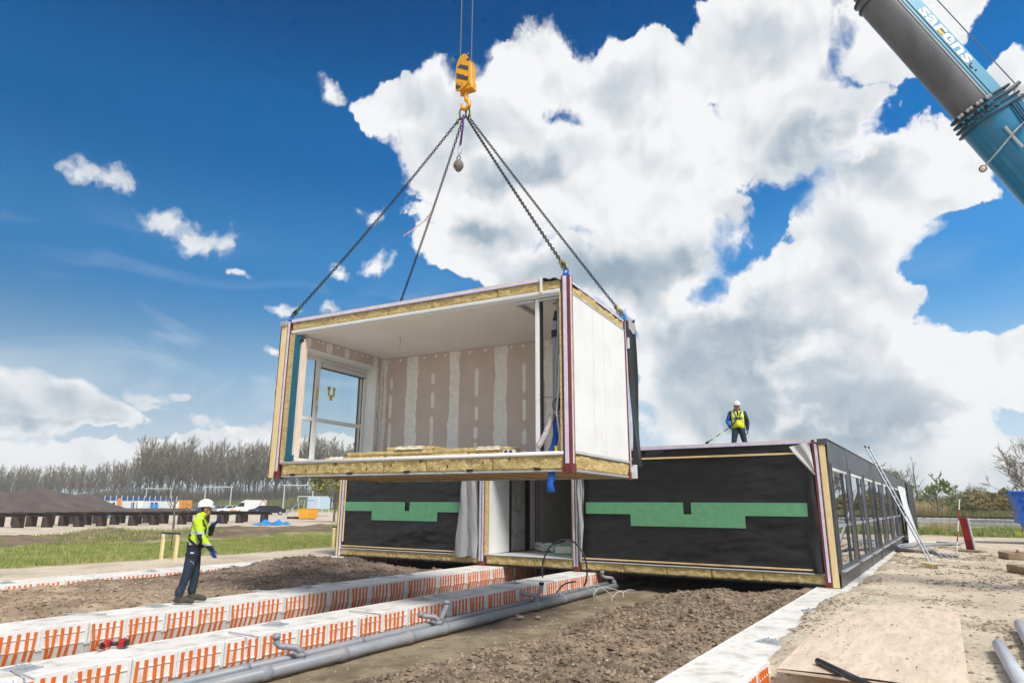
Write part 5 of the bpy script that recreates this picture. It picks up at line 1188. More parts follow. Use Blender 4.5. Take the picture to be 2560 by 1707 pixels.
def heap(px, dist, rx, ry, h, label, seed):
    p = far(px, dist); xs_ = np.linspace(-1, 1, 60); ys_ = np.linspace(-1, 1, 60); X_, Y_ = np.meshgrid(xs_, ys_); r_ = np.sqrt(X_ ** 2 + Y_ ** 2) * (1 + .25 * fbm(X_ * 1.5, Y_ * 1.5, seed, 3))
    Z_ = h * 1.12 * np.maximum(0, 1.0 - np.sqrt(r_ ** 2 + .018)) ** 1.05 + .22 * fbm(X_ * 6, Y_ * 6, seed + 2, 4) * (r_ < .98) - .15
    t = thing('soil_heap', label, 'heap', (p.x, p.y, 0), math.atan2(-p.x, p.y), 'dark soil heaps'); gridmesh('mound', xs_ * rx, ys_ * ry, Z_, m_heap, t)
heap(90, 132, 13.5, 11, 4.3, 'tall dark peat heap with a rounded crest behind the girders', 3)
heap(208, 150, 9, 10, 3.7, 'lower dark peat heap at the foot of the wood beside the site cabins', 5)
heap(-50, 122, 12, 10, 4.0, 'dark peat heap cut off behind the tall crest', 8)
heap(160, 130, 10, 9, 2.4, 'long low dark peat shoulder in front of the tall heap', 11)
def at(px, dist, name, label, cat, turn=0.0, group=None):
    p = far(px, dist); return thing(name, label, cat, p, math.atan2(-p.x, p.y) + R(turn), group)   # local -Y faces the camera
m_cabw = M('cabin_white', (.72, .74, .76), (.62, .65, .68), .5, 2, 3); m_cabb = M('cabin_blue', (.02, .07, .25), None, .5); m_orng = M('orange_panel', (.72, .27, .04), None, .5)
t = at(352, 172, 'site_cabin', 'long white site cabin with blue roof edge and thin white masts', 'cabin', -6)
G().box(-7.2, 7.2, 0, 3, .1, 2.35).obj('wall', m_cabw, t); G().box(-7.4, 7.4, -.15, 3.1, 2.36, 3.0).obj('roof_edge', m_cabb, t)
for i in range(14): x = -7.1 + 1.09 * i; G().box(x - .05, x + .05, -.3, -.16, 0, 3.35 if i % 1 == 0 else 3).obj('mast', m_white, t)
for i, x in enumerate((-6.3, -5.2, -4.0, -1.6, -.5, 2.2, 3.0)): G().box(x - .3, x + .3, -.06, -.01, .2, 1.9).obj('door', m_cabb if i % 2 else m_ring, t)
for x in (2.3, 3.1): G().box(x - .35, x + .35, -.5, -.07, .1, 1.5).obj('blue_cabinet', m_tarp, t)
G().box(-.6, .6, -.7, -.08, .1, 2.2).obj('white_cabinet', m_white, t)
t = at(297, 160, 'orange_gate', 'narrow orange upright panel at the end of the white site cabin', 'panel'); G().box(-.35, .35, -.1, .1, 0, 2.7).obj('panel', m_orng, t)
t = at(459, 160, 'orange_container', 'orange storage container between the cabin and the worker', 'container', 10); G().box(-1.6, 1.6, 0, 2.2, .1, 2.4).obj('body', m_orng, t); G().box(-1.5, -.9, -.05, -.001, .3, 2.1).obj('door', m_white, t)
t = at(365, 158, 'asphalt_bank', 'low dark asphalt bank in front of the site cabin', 'bank', -4); g = G(); g.prism([(-1.2, 0), (1.2, 0), (.5, .75), (-.5, .75)], -14, 14, 'x'); g.obj('bank', m_heap, t)
for i, (px, c) in enumerate(((268, (.02, .3, .3)), (287, (.3, .4, .7)), (303, (.4, .02, .06)), (322, (.5, .52, .55)), (338, (.6, .6, .62)), (362, (.02, .02, .025)))):
    t = at(px, 95, 'site_bundle', ('teal', 'lilac', 'red', 'grey', 'pale', 'black')[i] + ' bundle of building goods lying behind the girders', 'bundle', 0, 'bundles behind the girders'); mm = M('bundle', c, None, .6); G().bbox(-.75, .75, -.4, .4, 0, .5, .12).obj('body', mm, t); G().bbox(-.3, .35, -.42, .42, .5, .64, .05).obj('top', mm, t)
# vehicles
m_tyre = M('tyre', (.018, .018, .018), None, .8); m_carglass = M('car_glass', (.025, .03, .035), None, .08, spec=.8)
def car(px, dist, col, label, turn, L_=4.3, van=False):
    t = at(px, dist, 'parked_van' if van else 'parked_car', label, 'van' if van else 'car', turn, 'vehicles parked below the wood'); mc = M('car_paint', col, None, .25, coat=.6)
    l = L_ / 2
    if van:
        low = [(-l, .35), (l, .35), (l, 1.0), (l * .97, 2.3), (-l * .28, 2.35), (-l * .55, 1.95), (-l * .80, 1.22), (-l * .98, 1.05)]; w = .95
        G().prism(low, -w, w, 'y').obj('body', mc, t)
        G().prism([(-l * .78, 1.27), (-l * .56, 1.9), (-l * .34, 1.9), (-l * .34, 1.27)], -w - .01, w + .01, 'y').obj('window', m_carglass, t); G().ring((l * .78, -w - .012, 1.5), (1, 0, 0), (0, 0, 1), .42, .75, .07, 18, 5).obj('logo_ring', m_orng, t)
    else:
        low = [(-l, .32), (l, .32), (l, .85), (l * .95, .95), (-l * .5, .97), (-l * .93, .8), (-l, .65)]; w = .88
        G().prism(low, -w, w, 'y').obj('body', mc, t)
        G().prism([(-l * .52, .96), (-l * .22, 1.42), (l * .42, 1.45), (l * .82, .95)], -w * .86, w * .86, 'y').obj('cabin', mc, t)
        G().prism([(-l * .42, 1.0), (-l * .19, 1.36), (l * .1, 1.38), (l * .1, 1.0)], -w * .87 - .01, w * .87 + .01, 'y').prism([(l * .14, 1.0), (l * .14, 1.38), (l * .40, 1.38), (l * .66, 1.0)], -w * .87 - .01, w * .87 + .01, 'y').obj('window', m_carglass, t)
    for x in (-l * .62, l * .62):
        for s in (-w + .06, w - .06):
            wh = G().tube([(x, s - .1, .33), (x, s + .1, .33)], .33, 16).obj('wheel', m_tyre, t, True); G().tube([(x, s - .115, .33), (x, s + .115, .33)], .19, 12).obj('rim', m_galv, wh)
    for s in (-.6, .6): G().bbox(-l - .02, -l + .06, s - .15, s + .15, .62, .76, .02).obj('headlight', m_white, t)
car(517, 128, (.02, .05, .22), 'dark blue car parked beside the grey estate car', 20)
car(546, 127, (.28, .30, .32), 'grey estate car parked between blue and white cars', 15)
car(575, 127, (.75, .76, .78), 'white car parked beside the white van', 10)
car(624, 122, (.80, .80, .80), 'white delivery van with an orange ring on its side', 4, 5.2, True)
car(655, 121, (.03, .045, .09), 'dark blue hatchback parked right behind the white van', 6)
car(680, 116, (.014, .018, .03), 'black saloon car at the end of the parked row', 2)
t = at(585, 112, 'orange_barrier', 'small orange and white barrier in front of the white van', 'barrier'); G().bbox(-.5, .5, -.08, .08, .1, .85, .03).obj('board', m_orng, t); G().bbox(-.45, -.35, -.2, .2, 0, .1, .02).obj('foot', m_black, t)
m_yskip = M('yellow_skip_paint', (.78, .36, .015), (.68, .30, .01), .5, 1, 4)
t = at(772, 84, 'yellow_skip', 'open yellow steel skip standing on the sandy yard', 'skip', -4)
G().prism([(-.95, .08), (.95, .08), (1.12, 1.15), (-1.15, 1.15)], -.7, .7, 'y').obj('body', m_yskip, t); G().bbox(-1.2, 1.17, -.76, .76, 1.151, 1.22, .02).obj('rim', m_yskip, t); G().bbox(-.05, .6, -.72, -.705, .55, .75, .004).obj('faded_label', m_orng, t)
for x in (-.6, .6): G().bbox(x - .08, x + .08, -.75, -.7, .1, 1.1, .01).obj('rib', m_yskip, t)
m_gcage = glass_mat('shelter_sheet', (.75, .85, .88), 1.5, .12); m_pale = M('pale_blue_cabin', (.42, .53, .62), None, .5)
t = at(797, 104, 'pale_cabin', 'pale blue cabin on legs with a roof railing behind the yellow skip', 'cabin', 6)
G().box(-1.6, 1.6, 0, 2.2, 1.0, 2.75).obj('wall', m_pale, t); G().box(-.05, .02, -.04, -.002, 1.05, 2.7).obj('joint', m_white, t)
for x in (-1.5, -.5, .5, 1.5): G().box(x - .06, x + .06, .1, .2, 0, .999).obj('leg', m_portal, t)
G().tube([(-3.0, 0, 2.8), (1.9, 0, 2.8)], .04, 5).tube([(1.9, 0, 2.8), (1.9, 0, 1.2)], .04, 5).tube([(-3.0, 0, 2.8), (-3.0, 0, 2.0)], .04, 5).obj('railing', m_white, t)
t = at(752, 100, 'glazed_shelter', 'curved glazed shelter beside the pale blue cabin', 'shelter', 6)
g = G(); g.sheet(14, 6, lambda u, w: (-1.9 + 3.8 * u, -.6 + w * 1.6, 2.3 * math.sin(min(1, u * 1.3 + .08) * 1.57) * (.93 + .07 * w))); g.obj('glazing', m_gcage, t, True)
for u in (0, .2, .4, .6, .8, 1): G().tube([(-1.9 + 3.8 * u, -.62, 0), (-1.9 + 3.8 * u, -.62, 2.25 * math.sin(min(1, u * 1.3 + .1) * 1.57))], .05, 5).obj('rib', m_portal, t)
# overhead-line portals along the far railway
def portal(pl, pr, ytop, h, label):
    zt = (1258 - ytop); D_ = (h - EYE) * PF / zt
    dl = ray(pl, 1258); dr = ray(pr, 1258); a = EYEP + dl * D_; b = EYEP + dr * D_; a.z = b.z = 0
    t = thing('line_portal', label, 'portal', a, 0, 'overhead-line portals'); d = b - a
    for q in (Vector((0, 0, 0)), d): G().tube([q, q + Vector((0, 0, h + .25))], [.22, .16], 6).obj('mast', m_portal, t)
    x = d.normalized(); G().tube([-x * .6 + Vector((0, 0, h)), d + x * .6 + Vector((0, 0, h))], .17, 4).obj('crossbeam', m_portal, t)
    m_ = d * .5 + Vector((0, 0, h)); v = d.length * .10
    G().tube([m_ - x * v, m_ + Vector((0, 0, -v * 1.15))], .06, 4).tube([m_ + x * v, m_ + Vector((0, 0, -v * 1.15))], .06, 4).tube([m_ + Vector((0, 0, -v * 1.15)), m_ + Vector((0, 0, -v * 2.0))], .06, 4).obj('dropper', m_portal, t)
    return a + Vector((0, 0, h)), b + Vector((0, 0, h))
pe = [portal(*q) for q in ((708, 780, 1213, 6.6, 'tallest pale steel overhead-line portal beside the building end'), (510.4, 575, 1218, 6.6, 'pale steel overhead-line portal above the parked cars'), (362.5, 424, 1223, 6.6, 'pale steel overhead-line portal behind the thin bare tree'), (253, 308, 1227, 6.6, 'pale steel overhead-line portal at the edge of the site cabin'), (161.7, 213, 1230.5, 6.6, 'pale steel overhead-line portal rising behind the low peat heap'), (112, 143, 1233, 6.6, 'small far overhead-line portal almost hidden by the peat heap'))]
for i in range(len(pe) - 1):
    for s in (0, 1):
        a = pe[i][s]; b = pe[i + 1][s]; g = G(); g.tube([Vector((0, 0, 0)), (b - a) * .5 - Vector((0, 0, .5)), b - a], .03, 4); o = g.obj('catenary_wire', m_rope, None); o.location = a; tag(o, 'thin overhead wire strung between two pale steel portals', 'wire', 'overhead wires')
# railway beyond the sand on the right
def railway():
    a = Vector((-12.0, 92, 0)); b = Vector((30, 60, 0)); d = (b - a).normalized(); n = Vector((-d.y, d.x, 0)); L_ = (b - a).length
    g = G(); g.prism([(-3.4, -.1), (3.4, -.1), (2.3, .55), (-2.3, .55)], 0, L_, 'x', 0, Matrix.Translation(a) @ Matrix.Rotation(math.atan2(d.y, d.x), 4, 'Z')); bl = g.obj('railway_ballast', m_ballast, None); struct(bl)
    for s, lb in ((-.75, 'near rusty rail on the ballast bed beyond the sand'), (.75, 'far rusty rail on the ballast bed beyond the sand')):
        g = G(); p = a + n * s; g.bbox(0, L_, -.05, .05, 0, .22, .01); o = g.obj('rail', m_rail, None); o.location = (p.x, p.y, .63); o.rotation_euler = (0, 0, math.atan2(d.y, d.x)); tag(o, lb, 'rail', 'railway rails')
    t = thing('sleeper', 'concrete sleeper under the rusty rails', 'sleeper', (0, 0, 0), 0, 'railway sleepers'); G().bbox(-.13, .13, -1.3, 1.3, 0, .1, .02).obj('block', m_conc, t); t.location = a + d * 12 + Vector((0, 0, .54)); t.rotation_euler = (0, 0, math.atan2(d.y, d.x))
    for i in range(1, 22): p = a + d * (12 + .9 * i); dup(t, (p.x, p.y, .54), math.atan2(d.y, d.x))
    g = G(); q = a - n * 3.9; g.bbox(0, L_, -.12, .12, 0, .34, .02); o = g.obj('kerb_wall', m_conc, None); o.location = (q.x, q.y, -.02); o.rotation_euler = (0, 0, math.atan2(d.y, d.x)); tag(o, 'low pale concrete kerb wall along the railway', 'kerb')
railway()

# ------------------------------------------------------------------ trees
m_bark = M('grey_bark', (.12, .105, .09), (.18, .16, .135), .9, 3, 5)
m_twig = M('bare_twig', (.185, .14, .095), (.25, .195, .13), .9, .6, 3)
m_twigb = M('brown_twig', (.20, .14, .10), (.25, .175, .125), .9, .6, 3)
m_bud = M('young_leaf', (.24, .26, .06), (.33, .31, .10), .8, .8, 3)
m_leaf = M('spring_leaf', (.20, .26, .055), (.31, .34, .10), .75, 1.5, 4)
m_shrub = M('shrub_leaf', (.16, .17, .055), (.27, .25, .09), .85, .7, 4)
def tree_geo(seed, h, style, tw=.04, density=1.0):
    """returns limbs G, twig vertices (n,3,3), leaf vertices"""
    r = random.Random(seed); g = G(); tw_v = []; lf = []
    def twig(p, d, l, w):
        s = d.cross(Vector((r.uniform(-1, 1), r.uniform(-1, 1), r.uniform(-1, 1)))).normalized() * w
        e = p + d * l + Vector((0, 0, .08 * l)); tw_v.append([p - s, p + s, e]); return e
    def limb(p, d, l, rad, lev):
        n = 3 if lev < 2 else 2; pts = [p]; q = p; dd = d
        for i in range(n):
            dd = (dd + Vector((r.uniform(-1, 1), r.uniform(-1, 1), r.uniform(-.3, 1) * .7)) * (.10 if style == 'poplar' else .17)).normalized(); q = q + dd * (l / n); pts.append(q)
        g.tube(pts, [rad * (1 - .75 * i / n) for i in range(n + 1)], 4 if lev else 6, cap=False)
        kids = int((6 if style == 'poplar' else 5) * density) if lev < 2 else 0
        if lev < 2:
            for k in range(kids):
                u = r.uniform(.25, 1); b = pts[min(int(u * n), n - 1)].lerp(pts[min(int(u * n) + 1, n)], (u * n) % 1)
                ang = r.uniform(.35, .75) if style == 'poplar' else r.uniform(.4, .95); ax = dd.cross(Vector((r.uniform(-1, 1), r.uniform(-1, 1), r.uniform(-1, 1)))).normalized()
                nd = (Matrix.Rotation(ang, 3, ax) @ dd); nd.z += .35 if style == 'poplar' else .12; nd.normalize(); limb(b, nd, l * r.uniform(.42, .62), rad * .42, lev + 1)
        m = int((8 if lev == 2 else 5) * density)
        for k in range(m):
            u = r.uniform(.2, 1); b = pts[min(int(u * n), n - 1)].lerp(pts[min(int(u * n) + 1, n)], (u * n) % 1)
            nd = (dd + Vector((r.uniform(-1, 1), r.uniform(-1, 1), r.uniform(-.5, .9))) * .75).normalized(); ln = l * r.uniform(.3, .65) if lev == 2 else h * .05
            e = twig(b, nd, ln, tw)
            if style in ('leafy', 'shrub') or r.random() < .5: lf.append(e.lerp(b, r.random() * .6)); 
            if style in ('leafy', 'shrub'): lf.append(e); lf.append(e.lerp(b, .4))
    top = Vector((r.uniform(-.04, .04) * h, r.uniform(-.04, .04) * h, h * (.86 if style == 'poplar' else .55)))
    tp = [Vector((0, 0, -.2))]; 
    for i in range(1, 7): tp.append(top * (i / 6) + Vector((r.uniform(-1, 1), r.uniform(-1, 1), 0)) * h * .008)
    g.tube(tp, [h * .014 * (1 - .82 * i / 6) + .02 for i in range(7)], 7, cap=False)
    nb = int((22 if style == 'poplar' else 10) * density)
    for k in range(nb):
        u = .32 + .68 * (k / nb) if style == 'poplar' else .38 + .62 * (k / nb); p = tp[min(int(u * 6), 5)].lerp(tp[min(int(u * 6) + 1, 6)], (u * 6) % 1); a = k * 2.4 + r.uniform(-.4, .4)
        el = r.uniform(.75, 1.15) if style == 'poplar' else r.uniform(.35, 1.15); d = Vector((math.cos(a) * math.cos(el), math.sin(a) * math.cos(el), math.sin(el)))
        l = h * ((.26 * (1.2 - u * .75)) if style == 'poplar' else .34 * (1.25 - .6 * u)) * r.uniform(.75, 1.2); limb(p, d, l, h * .0055 * (1.3 - u) + .012, 1 if style == 'poplar' else 0 if k % 2 else 1)
    if style == 'poplar': limb(tp[-1], Vector((0, 0, 1)), h * .13, .03, 1)
    return g, np.array([[tuple(q) for q in t] for t in tw_v]), lf
def leaf_soup(P, s, seed):
    rs = np.random.RandomState(seed); P = np.array([tuple(q) for q in P]); n = len(P); A = rs.normal(size=(n, 3)); A /= np.linalg.norm(A, axis=1)[:, None]; B_ = np.cross(A, rs.normal(size=(n, 3))); B_ /= np.linalg.norm(B_, axis=1)[:, None]
    S = s * rs.uniform(.6, 1.4, (n, 1)); V = np.stack([P - A * S, P + B_ * S * .6, P + A * S, P - B_ * S * .6], 1); return V.reshape(-1, 3), np.arange(n * 4).reshape(-1, 4)
def tree_proto(seed, h, style, label, tw, mt, leaf=None, ls=.12, density=1.0, group=None, name='bare_tree'):
    g, tv, lf = tree_geo(seed, h, style, tw, density); t = thing(name, label, 'tree' if style != 'shrub' else 'bush', (0, 0, 0), 0, group)
    g.obj('trunk', m_bark, t, True)
    cr0 = soup('crown', tv.reshape(-1, 3), np.arange(len(tv) * 3).reshape(-1, 3), mt, t)
    if leaf is not None:
        V, F = leaf_soup(lf, ls, seed); soup('foliage', V, F, leaf, t)
    return t
rng2 = random.Random(21)
PLB = 'tall bare poplar in the long row of trees beyond the yard'
protos = [tree_proto(100 + i, 17.5, 'poplar', PLB, .040, m_twig if i % 3 else m_twigb, m_bud, .09, 1.05, 'poplars in the far row', 'poplar_tree') for i in range(5)]
first = [True] * 5; n_ = 0
def PLD(px): return 385 - 95 * min(max(px / 330, 0), 1) if px < 330 else 290 - 55 * min((px - 330) / 570, 1)
rows = ((0.0, .97), (8.0, 1.02), (16.0, 1.0))
for ro, sc_ in rows:
    px = -70.0
    while px < 960:
        u = min(max(px / 900, 0), 1); D_ = PLD(px) + ro
        hgt = (1.36 + .05 * math.sin(px * .02)) if px > 330 else (.98 + .04 * math.sin(px * .05))
        p = far(px, D_ + rng2.uniform(-2, 2)); k = n_ % 5; s = hgt * sc_ * rng2.uniform(.9, 1.07)
        if first[k]: o = protos[k]; first[k] = False; o.location = p; o.rotation_euler = (0, 0, rng2.uniform(0, 6)); o.scale = (s, s, s)
        else: o = dup(protos[k], p, rng2.uniform(0, 6), (s * .85, s * .85, s * rng2.uniform(.95, 1.05)))
        n_ += 1; px += (3.2 if ro == 0 else 3.8) / D_ * PF * rng2.uniform(.75, 1.25) * (1.0 if px > 330 else 1.25)
# undergrowth along the foot of the row: one mass nobody could count
def thicket(name, n, pts, hmin, hmax, w, mat, label, seed, leafy=0.0, ls=.3):
    rs = np.random.RandomState(seed); i = rs.randint(0, len(pts), n); P = pts[i] + np.concatenate([rs.normal(0, 1.0, (n, 2)) * 2.2, np.zeros((n, 1))], 1)
    h = rs.uniform(hmin, hmax, n) * (.65 + .5 * fbm(P[:, 0] * .08, P[:, 1] * .08, seed, 2)); a = rs.uniform(0, 6.28, n); tl = rs.uniform(0, .28, n) * h; z0 = rs.uniform(0, .5, n) * h
    V = np.empty((n, 3, 3)); V[:, 0] = P + np.stack([-w * np.cos(a), -w * np.sin(a), z0], 1); V[:, 1] = P + np.stack([w * np.cos(a), w * np.sin(a), z0], 1); b = rs.uniform(0, 6.28, n); V[:, 2] = P + np.stack([tl * np.cos(b), tl * np.sin(b), h], 1)
    return stuff(soup(name, V.reshape(-1, 3), np.arange(n * 3).reshape(-1, 3), mat), label, 'undergrowth')
line = np.array([tuple(far(px, PLD(px) - 3)) for px in np.linspace(-80, 960, 260)]); line[:, 2] = -.2
thicket('undergrowth', 30000, line, 4, 12, .08, M('grey_undergrowth', (.10, .088, .07), (.15, .13, .095), .95, .05, 3), 'grey brown undergrowth filling the foot of the poplar row', 3)
thicket('undergrowth', 14000, np.array([tuple(far(px, PLD(px) - 9)) for px in np.linspace(440, 940, 140)]), 1.5, 5.5, .08, m_shrub, 'olive green scrub in front of the poplar row behind the parked vehicles', 4)
# the thin young tree in the yard and trees on the right
def place(t, p, rz=0, s=1): t.location = p; t.rotation_euler = (0, 0, rz); t.scale = (s, s, s); return t
yt = tree_proto(7, 4.5, 'round', 'thin bare young tree standing between girders and grass', .008, m_twigb, None, .1, .75, None, 'young_tree'); place(yt, gp(433, 1327), .5)
place(tree_proto(41, 6.0, 'leafy', 'slender tree with fresh pale green leaves beyond the railway', .02, m_twig, m_leaf, .11, .95, None, 'leafing_tree'), far(2342, 84), 1.0)
place(tree_proto(52, 8.4, 'round', 'broad bare tree rising behind the blue container', .016, m_twig, None, .1, 1.35, None, 'bare_tree'), far(2562, 76), .3)
place(tree_proto(53, 10.5, 'round', 'tallest bare tree behind the blue container, reaching out of the picture', .02, m_twig, m_bud, .06, 1.25, None, 'bare_tree'), far(2655, 84), 2.2)
place(tree_proto(61, 8.2, 'poplar', 'tall narrow bare tree beside the far end of the building', .022, m_twig, None, .1, .42, None, 'bare_tree'), far(2296, 104), 1.0)
place(tree_proto(64, 5.9, 'round', 'grey bare round-crowned tree beyond the railway', .026, m_twig, None, .1, 1.0, None, 'bare_tree'), far(2394, 112), 2.0)
place(tree_proto(66, 9.4, 'round', 'bare tree top showing over the roof beside the ladder top', .03, m_twig, m_bud, .1, 1.1, None, 'bare_tree'), far(2236, 120), 2.6)
place(tree_proto(67, 8.8, 'poplar', 'thin bare tree top showing over the building roof', .03, m_twig, m_bud, .1, .8, None, 'bare_tree'), far(2205, 125), 1.6)
bsh = [tree_proto(200 + i, 4.2, 'shrub', 'x', .03, m_twig, (m_leaf, m_shrub, M('ochre_leaf', (.33, .26, .09), (.42, .34, .13), .85, .7, 4))[i], .14, 1.15, 'bushes beyond the railway', 'bush') for i in range(3)]
BL = ('fresh green bush beyond the railway', 'dull olive bush beyond the railway', 'ochre willow bush beyond the railway')
used = [False] * 3
for (px, D_, k, s) in ((2300, 108, 0, 1.2), (2318, 112, 0, 1.0), (2335, 104, 1, 1.1), (2352, 110, 0, 1.2), (2370, 106, 1, 1.1), (2388, 104, 0, 1.0), (2404, 110, 1, 1.15), (2424, 118, 2, 1.45), (2446, 110, 2, 1.3), (2462, 116, 2, 1.5), (2480, 108, 2, 1.4), (2500, 112, 1, 1.4), (2520, 104, 2, 1.3), (2540, 110, 1, 1.4), (2415, 98, 1, .9), (2450, 97, 2, .95), (2475, 99, 1, .9), (2436, 130, 2, 1.7), (2505, 126, 2, 1.75), (2560, 108, 2, 1.4), (2590, 112, 1, 1.5), (2270, 112, 0, 1.2), (2240, 115, 1, 1.2)):
    p = far(px, D_)
    if not used[k]: used[k] = True; o = place(bsh[k], p, rng2.uniform(0, 6), s * .7)
    else: o = dup(bsh[k], p, rng2.uniform(0, 6), (s * .8, s * .8, s * .66))
    o['label'] = BL[k]
fl = np.array([tuple(far(px, 330)) for px in np.linspace(2180, 2660, 120)]); fl[:, 2] = -.3
thicket('far_wood', 7000, fl, 4, 10, .22, M('far_wood', (.15, .15, .13), (.20, .19, .16), .95, .05, 3), 'hazy far wood behind the bushes on the right', 9)
for i, px in enumerate((2432, 2440, 2452, 2462, 2468)):
    o = dup(protos[i % 5], far(px, 300 + 10 * i), i, (.6, .6, .55), 'hazy far poplar above the ochre bushes', 'far poplars on the right')
bb = np.array([tuple(far(px, 96)) for px in np.linspace(2280, 2640, 90)]); thicket('undergrowth', 9000, bb, .6, 1.8, .04, m_shrub, 'low olive scrub along the far side of the railway', 13)
place(tree_proto(71, 7.0, 'leafy', 'yellow-green leafing tree half hidden by the left end of the building', .03, m_twig, m_bud, .13, 1.0, None, 'leafing_tree'), far(838, 70), .4)

# ------------------------------------------------------------------ people
from mathutils.bvhtree import BVHTree
m_skin = M('skin', (.50, .27, .19), (.45, .235, .165), .55, 20, 3)
m_hair = M('brown_hair', (.07, .045, .03), None, .8)
m_hiviz = M('hi_vis', (.58, .86, .02), (.50, .76, .02), .6, 9, 5, bump=.035, bscale=8)
m_hivy = M('hi_vis_yellow', (.86, .90, .02), (.76, .80, .02), .6, 9, 5, bump=.035, bscale=8)
m_navy = M('navy_cloth', (.013, .017, .032), (.02, .025, .045), .8, 8, 5, bump=.035, bscale=8)
m_jean = M('dark_jeans', (.016, .028, .052), (.028, .045, .075), .8, 9, 6, bump=.035, bscale=8)
m_reflect = M('reflective_band', (.50, .51, .52), None, .35)
m_bluecl = M('blue_jacket', (.01, .13, .52), (.008, .09, .38), .6, 8, 4, bump=.03, bscale=9)
m_bglove = M('blue_glove', (.01, .045, .26), None, .7); m_gglove = M('grey_glove', (.16, .15, .14), None, .8)
m_boot = M('brown_boot', (.085, .07, .052), (.055, .045, .035), .7, 10, 4); m_sole = M('boot_sole', (.03, .028, .025), None, .8)
m_helm = M('white_helmet', (.84, .84, .82), None, .3)
m_strap = M('harness_strap', (.018, .018, .02), None, .6)
def capsule(g, a, b, ra, rb, n=12, sx=1.0):
    a = Vector(a); b = Vector(b); d = (b - a); L_ = d.length; d = d / L_ if L_ > 1e-6 else Vector((0, 0, 1)); pts = []; rs = []
    for q in (1, .8, .45): pts.append(a - d * ra * q); rs.append(ra * math.sqrt(max(1 - q * q, .0025)))
    pts.append(a); rs.append(ra); pts.append(b); rs.append(rb)
    for q in (.45, .8, 1): pts.append(b + d * rb * q); rs.append(rb * math.sqrt(max(1 - q * q, .0025)))
    g.tube(pts, rs, n)
def person(label, loc, rotz, J, mats, rules, vox=.012, lean=0):
    """J: list of (region, a, b, ra, rb); one remeshed surface, faces coloured by nearest region"""
    t = thing('person', label, 'person', loc, rotz)
    g = G()
    for (rg, a, b, ra, rb) in J: capsule(g, a, b, ra, rb)
    o = g.obj('body', mats, None)
    md = o.modifiers.new('r', 'REMESH'); md.mode = 'VOXEL'; md.voxel_size = vox
    sm_ = o.modifiers.new('s', 'SMOOTH'); sm_.iterations = 5; sm_.factor = .5
    bpy.context.view_layer.update(); me = bpy.data.meshes.new_from_object(o.evaluated_get(bpy.context.evaluated_depsgraph_get()))
    bpy.data.objects.remove(o)
    n = len(me.polygons); cen = np.empty(n * 3); me.polygons.foreach_get('center', cen); cen = cen.reshape(-1, 3)
    best = np.full(n, 1e9); reg = np.zeros(n, int); names = []
    for (rg, a, b, ra, rb) in J:
        if rg not in names: names.append(rg)
        a = np.array(a, float); b = np.array(b, float); d = b - a; l2 = d @ d; u = np.clip(((cen - a) @ d) / l2, 0, 1) if l2 > 1e-9 else np.zeros(n)
        q = np.linalg.norm(cen - (a + u[:, None] * d), axis=1) - (ra + (rb - ra) * u); k = q < best; best[k] = q[k]; reg[k] = names.index(rg)
    mi_ = np.array([rules(names[r_], c) for r_, c in zip(reg, cen)], np.int32)
    me.materials.clear()
    for m in mats: me.materials.append(m)
    me.polygons.foreach_set('material_index', mi_); me.polygons.foreach_set('use_smooth', np.ones(n, bool)); me.update()
    bo = bpy.data.objects.new('body', me); C.objects.link(bo); bo.parent = t
    bvh = BVHTree.FromPolygons([v.co for v in me.vertices], [tuple(p.vertices) for p in me.polygons])
    return t, bvh
def hand(J, w, d, pn, side, curl=.5, rg='hand', s=1.0):
    """five fingers from wrist w along d; pn = palm normal (fingers curl to it), side = towards the thumb"""
    w = Vector(w); d = Vector(d).normalized(); pn = Vector(pn).normalized(); side = Vector(side).normalized()
    for k in (-1, 0, 1): J.append((rg, w + side * (.024 * k * s), w + d * .085 * s + side * (.027 * k * s), .021 * s, .019 * s))
    for k, ln in ((-1.5, .06), (-.5, .075), (.5, .08), (1.5, .072)):
        b = w + d * .09 * s + side * (.021 * k * s); m1 = b + (d * (1 - .4 * curl) + pn * curl * .8).normalized() * ln * .5 * s; m2 = m1 + (d * (1 - curl) + pn * (curl * 1.6)).normalized() * ln * .5 * s
        J.append((rg, b, m1, .0115 * s, .0105 * s)); J.append((rg, m1, m2, .0105 * s, .009 * s))
    b = w + d * .03 * s + side * .035 * s; m1 = b + (d * .6 + side * .7 + pn * .3).normalized() * .045 * s; m2 = m1 + (d * .9 + side * .15 + pn * .5).normalized() * .035 * s
    J.append((rg, b, m1, .014 * s, .012 * s)); J.append((rg, m1, m2, .012 * s, .010 * s))
def helmet(t, c, r, tilt=0.0, mat=m_helm):
    g = G(); n = 20
    Mx = Matrix.Translation(Vector(c)) @ Matrix.Rotation(tilt, 4, 'Y')
    g.ball((0, 0, 0), r * 1.13, r * .98, r * .95, n, 14, 0, Mx, z0=-.02); h = g.obj('helmet', mat, t, True)
    g = G(); g.tube([Vector((math.cos(a) * r * 1.15, math.sin(a) * r * 1.0, -.008)) for a in np.linspace(0, 6.2832, 25)], .010, 6, 0, False, Mx); g.obj('brim_ring', mat, h, True)
    g = G(); g.sheet(12, 4, lambda u, w: Mx @ Vector((math.cos((u - .5) * 2.0) * r * (1.08 + .38 * w * math.cos((u - .5) * 2.2)), math.sin((u - .5) * 2.0) * r * (.98 + .1 * w), -.008 - .022 * w))); g.obj('peak', mat, h, True)
    g = G(); g.tube([Mx @ Vector((math.cos(a) * r * 1.14, 0, math.sin(a) * r * .965)) for a in np.linspace(.35, 2.8, 14)], .014, 6, sx=1.6); g.obj('ridge', mat, h, True)
    return h
